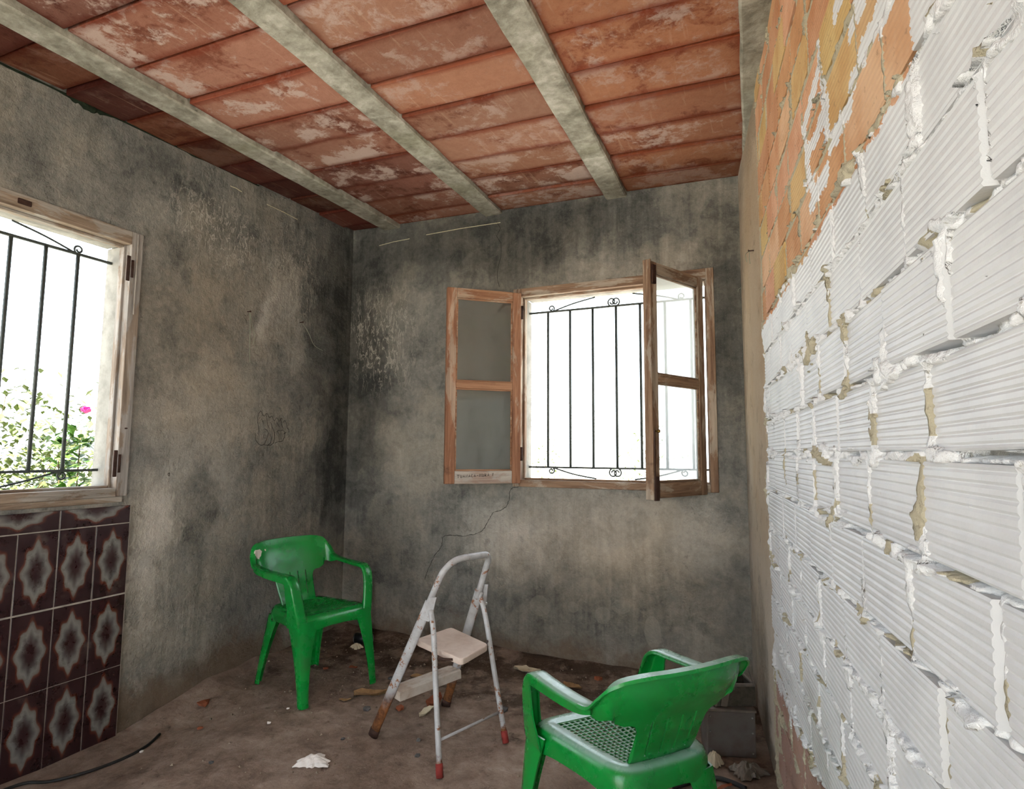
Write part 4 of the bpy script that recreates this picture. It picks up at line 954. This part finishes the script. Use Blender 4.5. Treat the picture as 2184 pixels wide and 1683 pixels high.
def chip(loc, s, mat, label, seed, cat='pebble', name='pebble', group='pebbles and chips on the floor', sc=(1, 1, .5), rz=0):
    b = bmesh.new(); bmesh.ops.create_icosphere(b, subdivisions=1, radius=s/2); r = random.Random(seed)
    for v in b.verts: v.co *= r.uniform(.72, 1.2); v.co.x *= sc[0]; v.co.y *= sc[1]; v.co.z *= sc[2]
    me = bpy.data.meshes.new(name); b.to_mesh(me); b.free()
    o = obj(name, me, mat, None, False, loc=(loc[0], loc[1], floor_z(*loc)+s*.16*sc[2]/.5)); o.rotation_euler = (0, 0, rz); return tag(o, label, cat, group=group)
CH = [((-1.86, 2.50), .045, 'slate', 'dark grey flat stone between the armchair and the ladder'), ((-1.99, 2.88), .04, 'slate', 'dark grey stone behind the far armchair'), ((-1.78, 2.23), .022, 'slate', 'small grey pebble left of the rusty ladder foot'),
      ((-2.19, 2.21), .022, 'paper', 'small white chip in front of the far armchair'), ((-2.22, 2.36), .018, 'paper', 'tiny white chip beside the far armchair leg'), ((-1.40, 2.23), .026, 'slate', 'grey pebble between the ladder feet'),
      ((-2.13, 1.85), .022, 'slate', 'small dark pebble on the floor near the tiles'), ((-1.72, 2.575), .06, 'terr_chip', 'flat brick chip behind the rusty ladder foot'), ((-2.50, 2.10), .03, 'terr_chip', 'brick chip at the foot of the left wall'),
      ((-2.70, 2.28), .07, 'terr_chip', 'large reddish brick chip against the left wall'), ((-1.47, 2.35), .025, 'slate', 'dark pebble under the ladder platform'), ((-2.56, 1.86), .02, 'paper', 'white chip beside the tiled wall'),
      ((-1.26, 2.78), .05, 'slate', 'dark lump of rubble right of the ladder'), ((-.95, 3.36), .05, 'terr_chip', 'brown lump of rubble at the back wall'), ((-1.17, 3.42), .08, 'floor', 'flat clod of dirt at the back wall under the window'), ((-2.42, 2.86), .03, 'terr_chip', 'reddish chip behind the far armchair')]
for k, (l, s, mt, lb) in enumerate(CH): chip(l, s, M[mt], lb, k, rz=k)
# uncountable grit
r_ = np.random.default_rng(9); m = MB()
for _ in range(900):
    x, y = r_.uniform(XL+.05, -.42), YB-.03-abs(r_.normal())*.9
    if y < 1.2 or any(x0 < x < x1 and y0 < y < y1 for x0, x1, y0, y1 in ((-1.71, -1.08, 2.09, 2.75), (-2.82, -2.53, 1.35, 2.05), (-1.47, -1.22, 3.22, 3.38), (-1.70, -1.50, 2.5, 2.8))): continue
    s = abs(r_.normal())*.0035+.0018; z = floor_z(x, y); a = r_.uniform(0, 6)
    v = [(x+s*math.cos(a+k*2.1), y+s*math.sin(a+k*2.1), z-.001) for k in range(3)]+[(x, y, z+s*.9)]
    m.add(v, [(0, 1, 3), (1, 2, 3), (2, 0, 3)])
o = m.build('grit', mat_simple('pale_grit', srgb(168, 152, 132), .9, .1, 0, .5, 4, 0, srgb(70, 58, 48), 'pos')); tag(o, 'loose grit and crumbs scattered over the dirt floor', 'grit', 'stuff')
# cables
def cable(pts, r, label, name='cable', mat='cable'):
    P = catmull([(x, y, floor_z(x, y)+r+.001+h) for x, y, h in pts], 7); o = P[0].copy()
    m = MB(); m.tube([p-o for p in P], r, 8); k = m.build(name, M[mat], None, True, loc=o); return tag(k, label, 'cable')
cable([(-2.79, 1.40, 0), (-2.77, 1.52, 0), (-2.69, 1.575, 0), (-2.61, 1.66, 0), (-2.57, 1.78, 0), (-2.585, 1.90, 0), (-2.65, 2.01, 0)], .006, 'thin black cable curving over the floor beside the tiles')
cable([(-.40, 2.42, 0), (-.33, 2.50, .0), (-.30, 2.535, .0), (-.25, 2.55, .0), (-.20, 2.535, .0), (-.15, 2.51, .0)], .008, 'thick dark cable on the floor behind the near armchair')
# grey box with a broken tin case on top
bx = empty('grey_box', (-.235, 2.82, floor_z(-.235, 2.82)), math.radians(17.7)); tag(bx, 'low grey box standing in the right corner by the back wall', 'box')
m = MB(); m.box((0, 0, .092), (.196, .13, .180)); m.build('body', M['greybox'], bx, bevel=.004)
m = MB(); m.box((0, 0, .186), (.204, .138, .010)); lid = m.build('lid', M['greytin'], bx, bevel=.002)
for xx in (-.085, .085):
    for zz in (.02, .10, .16):
        m = MB(); m.lathe([(.004, 0), (.003, .003)], 8, Matrix.Translation((xx, -.065, zz)) @ Matrix.Rotation(math.pi/2, 4, 'X')); m.build('rivet', M['steel'], bx)
tz = bx.location.z+.191
tc = empty('tin_case', (-.225, 2.845, tz+.004), math.radians(24)); tag(tc, 'broken dusty tin case with an open frame, on the grey box', 'case')
m = MB(); bw, bd, h1, h2 = .088, .06, .085, .180
m.add([(-bw, -bd, 0), (bw, -bd, 0), (bw, bd, 0), (-bw, bd, 0), (-bw, -bd, h1), (bw*.95, -bd, h1), (bw*.95, bd, h1), (-bw, bd, h1)], [(3, 2, 1, 0), (0, 1, 5, 4), (1, 2, 6, 5), (2, 3, 7, 6), (3, 0, 4, 7)])
m.build('tray', mat_simple('mesh_grille_tin', srgb(98, 92, 82), .8, .2, .2, .35, 60, .002), tc, solid=.003)
m = MB(); P = [(-bw, -bd, h1), (bw*.95, -bd, h1), (bw*.70, -bd, h2*.9), (-bw*.2, -bd, h2)]
for a, b in zip(P, P[1:]+P[:1]): m.beam(a, b, .012, .012, up=(0, 1, 0))
for p_ in P[1:3]: m.beam(p_, (p_[0], bd, p_[2]), .010, .010)
m.build('side_frame', M['greytin'], tc, bevel=.002)
m = MB(); m.beam((-bw*.55, -bd-.004, .0), (-bw*.15, -bd-.004, h2), .028, .008, up=(0, 1, 0)); m.beam((-bw*.95, -bd-.004, .0), (-bw*.55, -bd-.004, h2*.8), .010, .008, up=(0, 1, 0)); m.build('strap', M['greytin'], tc, bevel=.002)
m = MB(); m.tube([(-bw*.35, -bd-.008, h2+.004), (bw*.35, -bd-.008, h2-.006)], .009, 10); m.build('clasp_bar', M['steel'], tc, smooth=True)
crumple('plastic_sheet', (-.15, 2.64), (.13, .10, .06), 8, M['bag'], 'dirty crumpled plastic sheet on the floor in front of the grey box', 'plastic', 18, .45, rz=.5)
crumple('plastic_wad', (-.275, 2.665), (.06, .05, .05), 12, M['foam'], 'small beige wad of plastic touching the dirty sheet', 'plastic', 12, .8)

# ------------------------------------------------------------------ outside
m = MB(); gz = -.25
m.add([(-60, -60, gz), (60, -60, gz), (60, 60, gz), (-60, 60, gz)], [(0, 1, 2, 3)]); o = m.build('ground', M['ground']); tag(o, 'sun-bleached open ground outside the windows', 'ground', 'structure')
def shrub(loc, h, spread, n, mat, label, seed, lsize, flower=None, group='shrubs outside the windows'):
    r = random.Random(seed); root = empty('shrub', loc); tag(root, label, 'shrub', group=group); tips = []
    for k in range(9):
        a = r.uniform(0, 6.28); t = r.uniform(.2, 1)*spread; hh = h*r.uniform(.65, 1.0)*(1-.25*t/spread)
        if flower and k == 0: t, hh, a = 0.02, h, 0
        P = catmull([(0, 0, 0), (t*.4*math.cos(a), t*.4*math.sin(a), hh*.5), (t*math.cos(a), t*math.sin(a), hh)], 5)
        m = MB(); m.tube(P, [.009*(1-.7*i/len(P)) for i in range(len(P))], 5); m.build('stem', M['stem'], root, True); tips.append(P)
    m = MB()
    for _ in range(n):
        P = r.choice(tips); p = P[r.randrange(3, len(P))]+Vector((r.gauss(0, 1), r.gauss(0, 1), r.gauss(0, 1)))*spread*.20
        if p.z > h*1.02 or p.z < .05: continue
        R = Matrix.Rotation(r.uniform(0, 6.28), 3, 'Z') @ Matrix.Rotation(r.uniform(-1.0, .5), 3, 'Y'); s = lsize*r.uniform(.6, 1.2)
        v = [(0, 0, 0), (.5*s, .28*s, .03*s), (s, 0, -.08*s), (.5*s, -.28*s, .03*s), (.5*s, 0, -.04*s)]
        m.add([p+R @ Vector(c) for c in v], [(0, 4, 1), (1, 4, 2), (0, 3, 4), (3, 2, 4)])
    o = m.build('foliage', mat, root); o['kind'] = 'stuff'
    if flower:
        m = MB(); c = Vector(flower)-Vector(loc)
        for k in range(11):
            R = Matrix.Rotation(k*2.4, 3, 'Z') @ Matrix.Rotation(-.35-.07*k, 3, 'Y'); s = .045
            m.add([c+R @ Vector(p) for p in ((0, 0, 0), (.5*s, .45*s, .1*s), (s, .2*s, .3*s), (s, -.2*s, .3*s), (.5*s, -.45*s, .1*s))], [(0, 1, 2, 3, 4)])
        m.build('flower', M['petal'], root, solid=.001)
    return root
shrub((-4.0, 2.36, gz), 1.62, .26, 2000, M['leaf'], 'leafy rose bush with a single pink flower outside the left window', 1, .085, (-4.0, 2.392, 1.473))
shrub((-5.1, 1.75, gz), 1.60, .55, 6500, M['leaf'], 'dense green bush low in the left window behind the bars', 2, .10)
shrub((-6.3, 2.9, gz), 2.2, 1.0, 5200, M['leaf2'], 'pale olive shrub farther off in the left window', 3, .09)
shrub((-7.4, 5.6, gz), 1.7, .9, 2000, M['leaf2'], 'low olive shrub farther off behind the rose bush', 4, .09)
shrub((-4.3, 10.5, gz), 1.9, .7, 500, M['leaf2'], 'sparse shrub far outside the back window at its left bars', 5, .09)
shrub((-2.2, 11.5, gz), 2.3, .7, 420, M['leaf2'], 'taller sparse shrub far outside the middle of the back window', 6, .09)
shrub((-1.9, 9.0, gz), 1.3, .6, 450, M['leaf'], 'low green shrub outside the back window near the open casement', 7, .08)
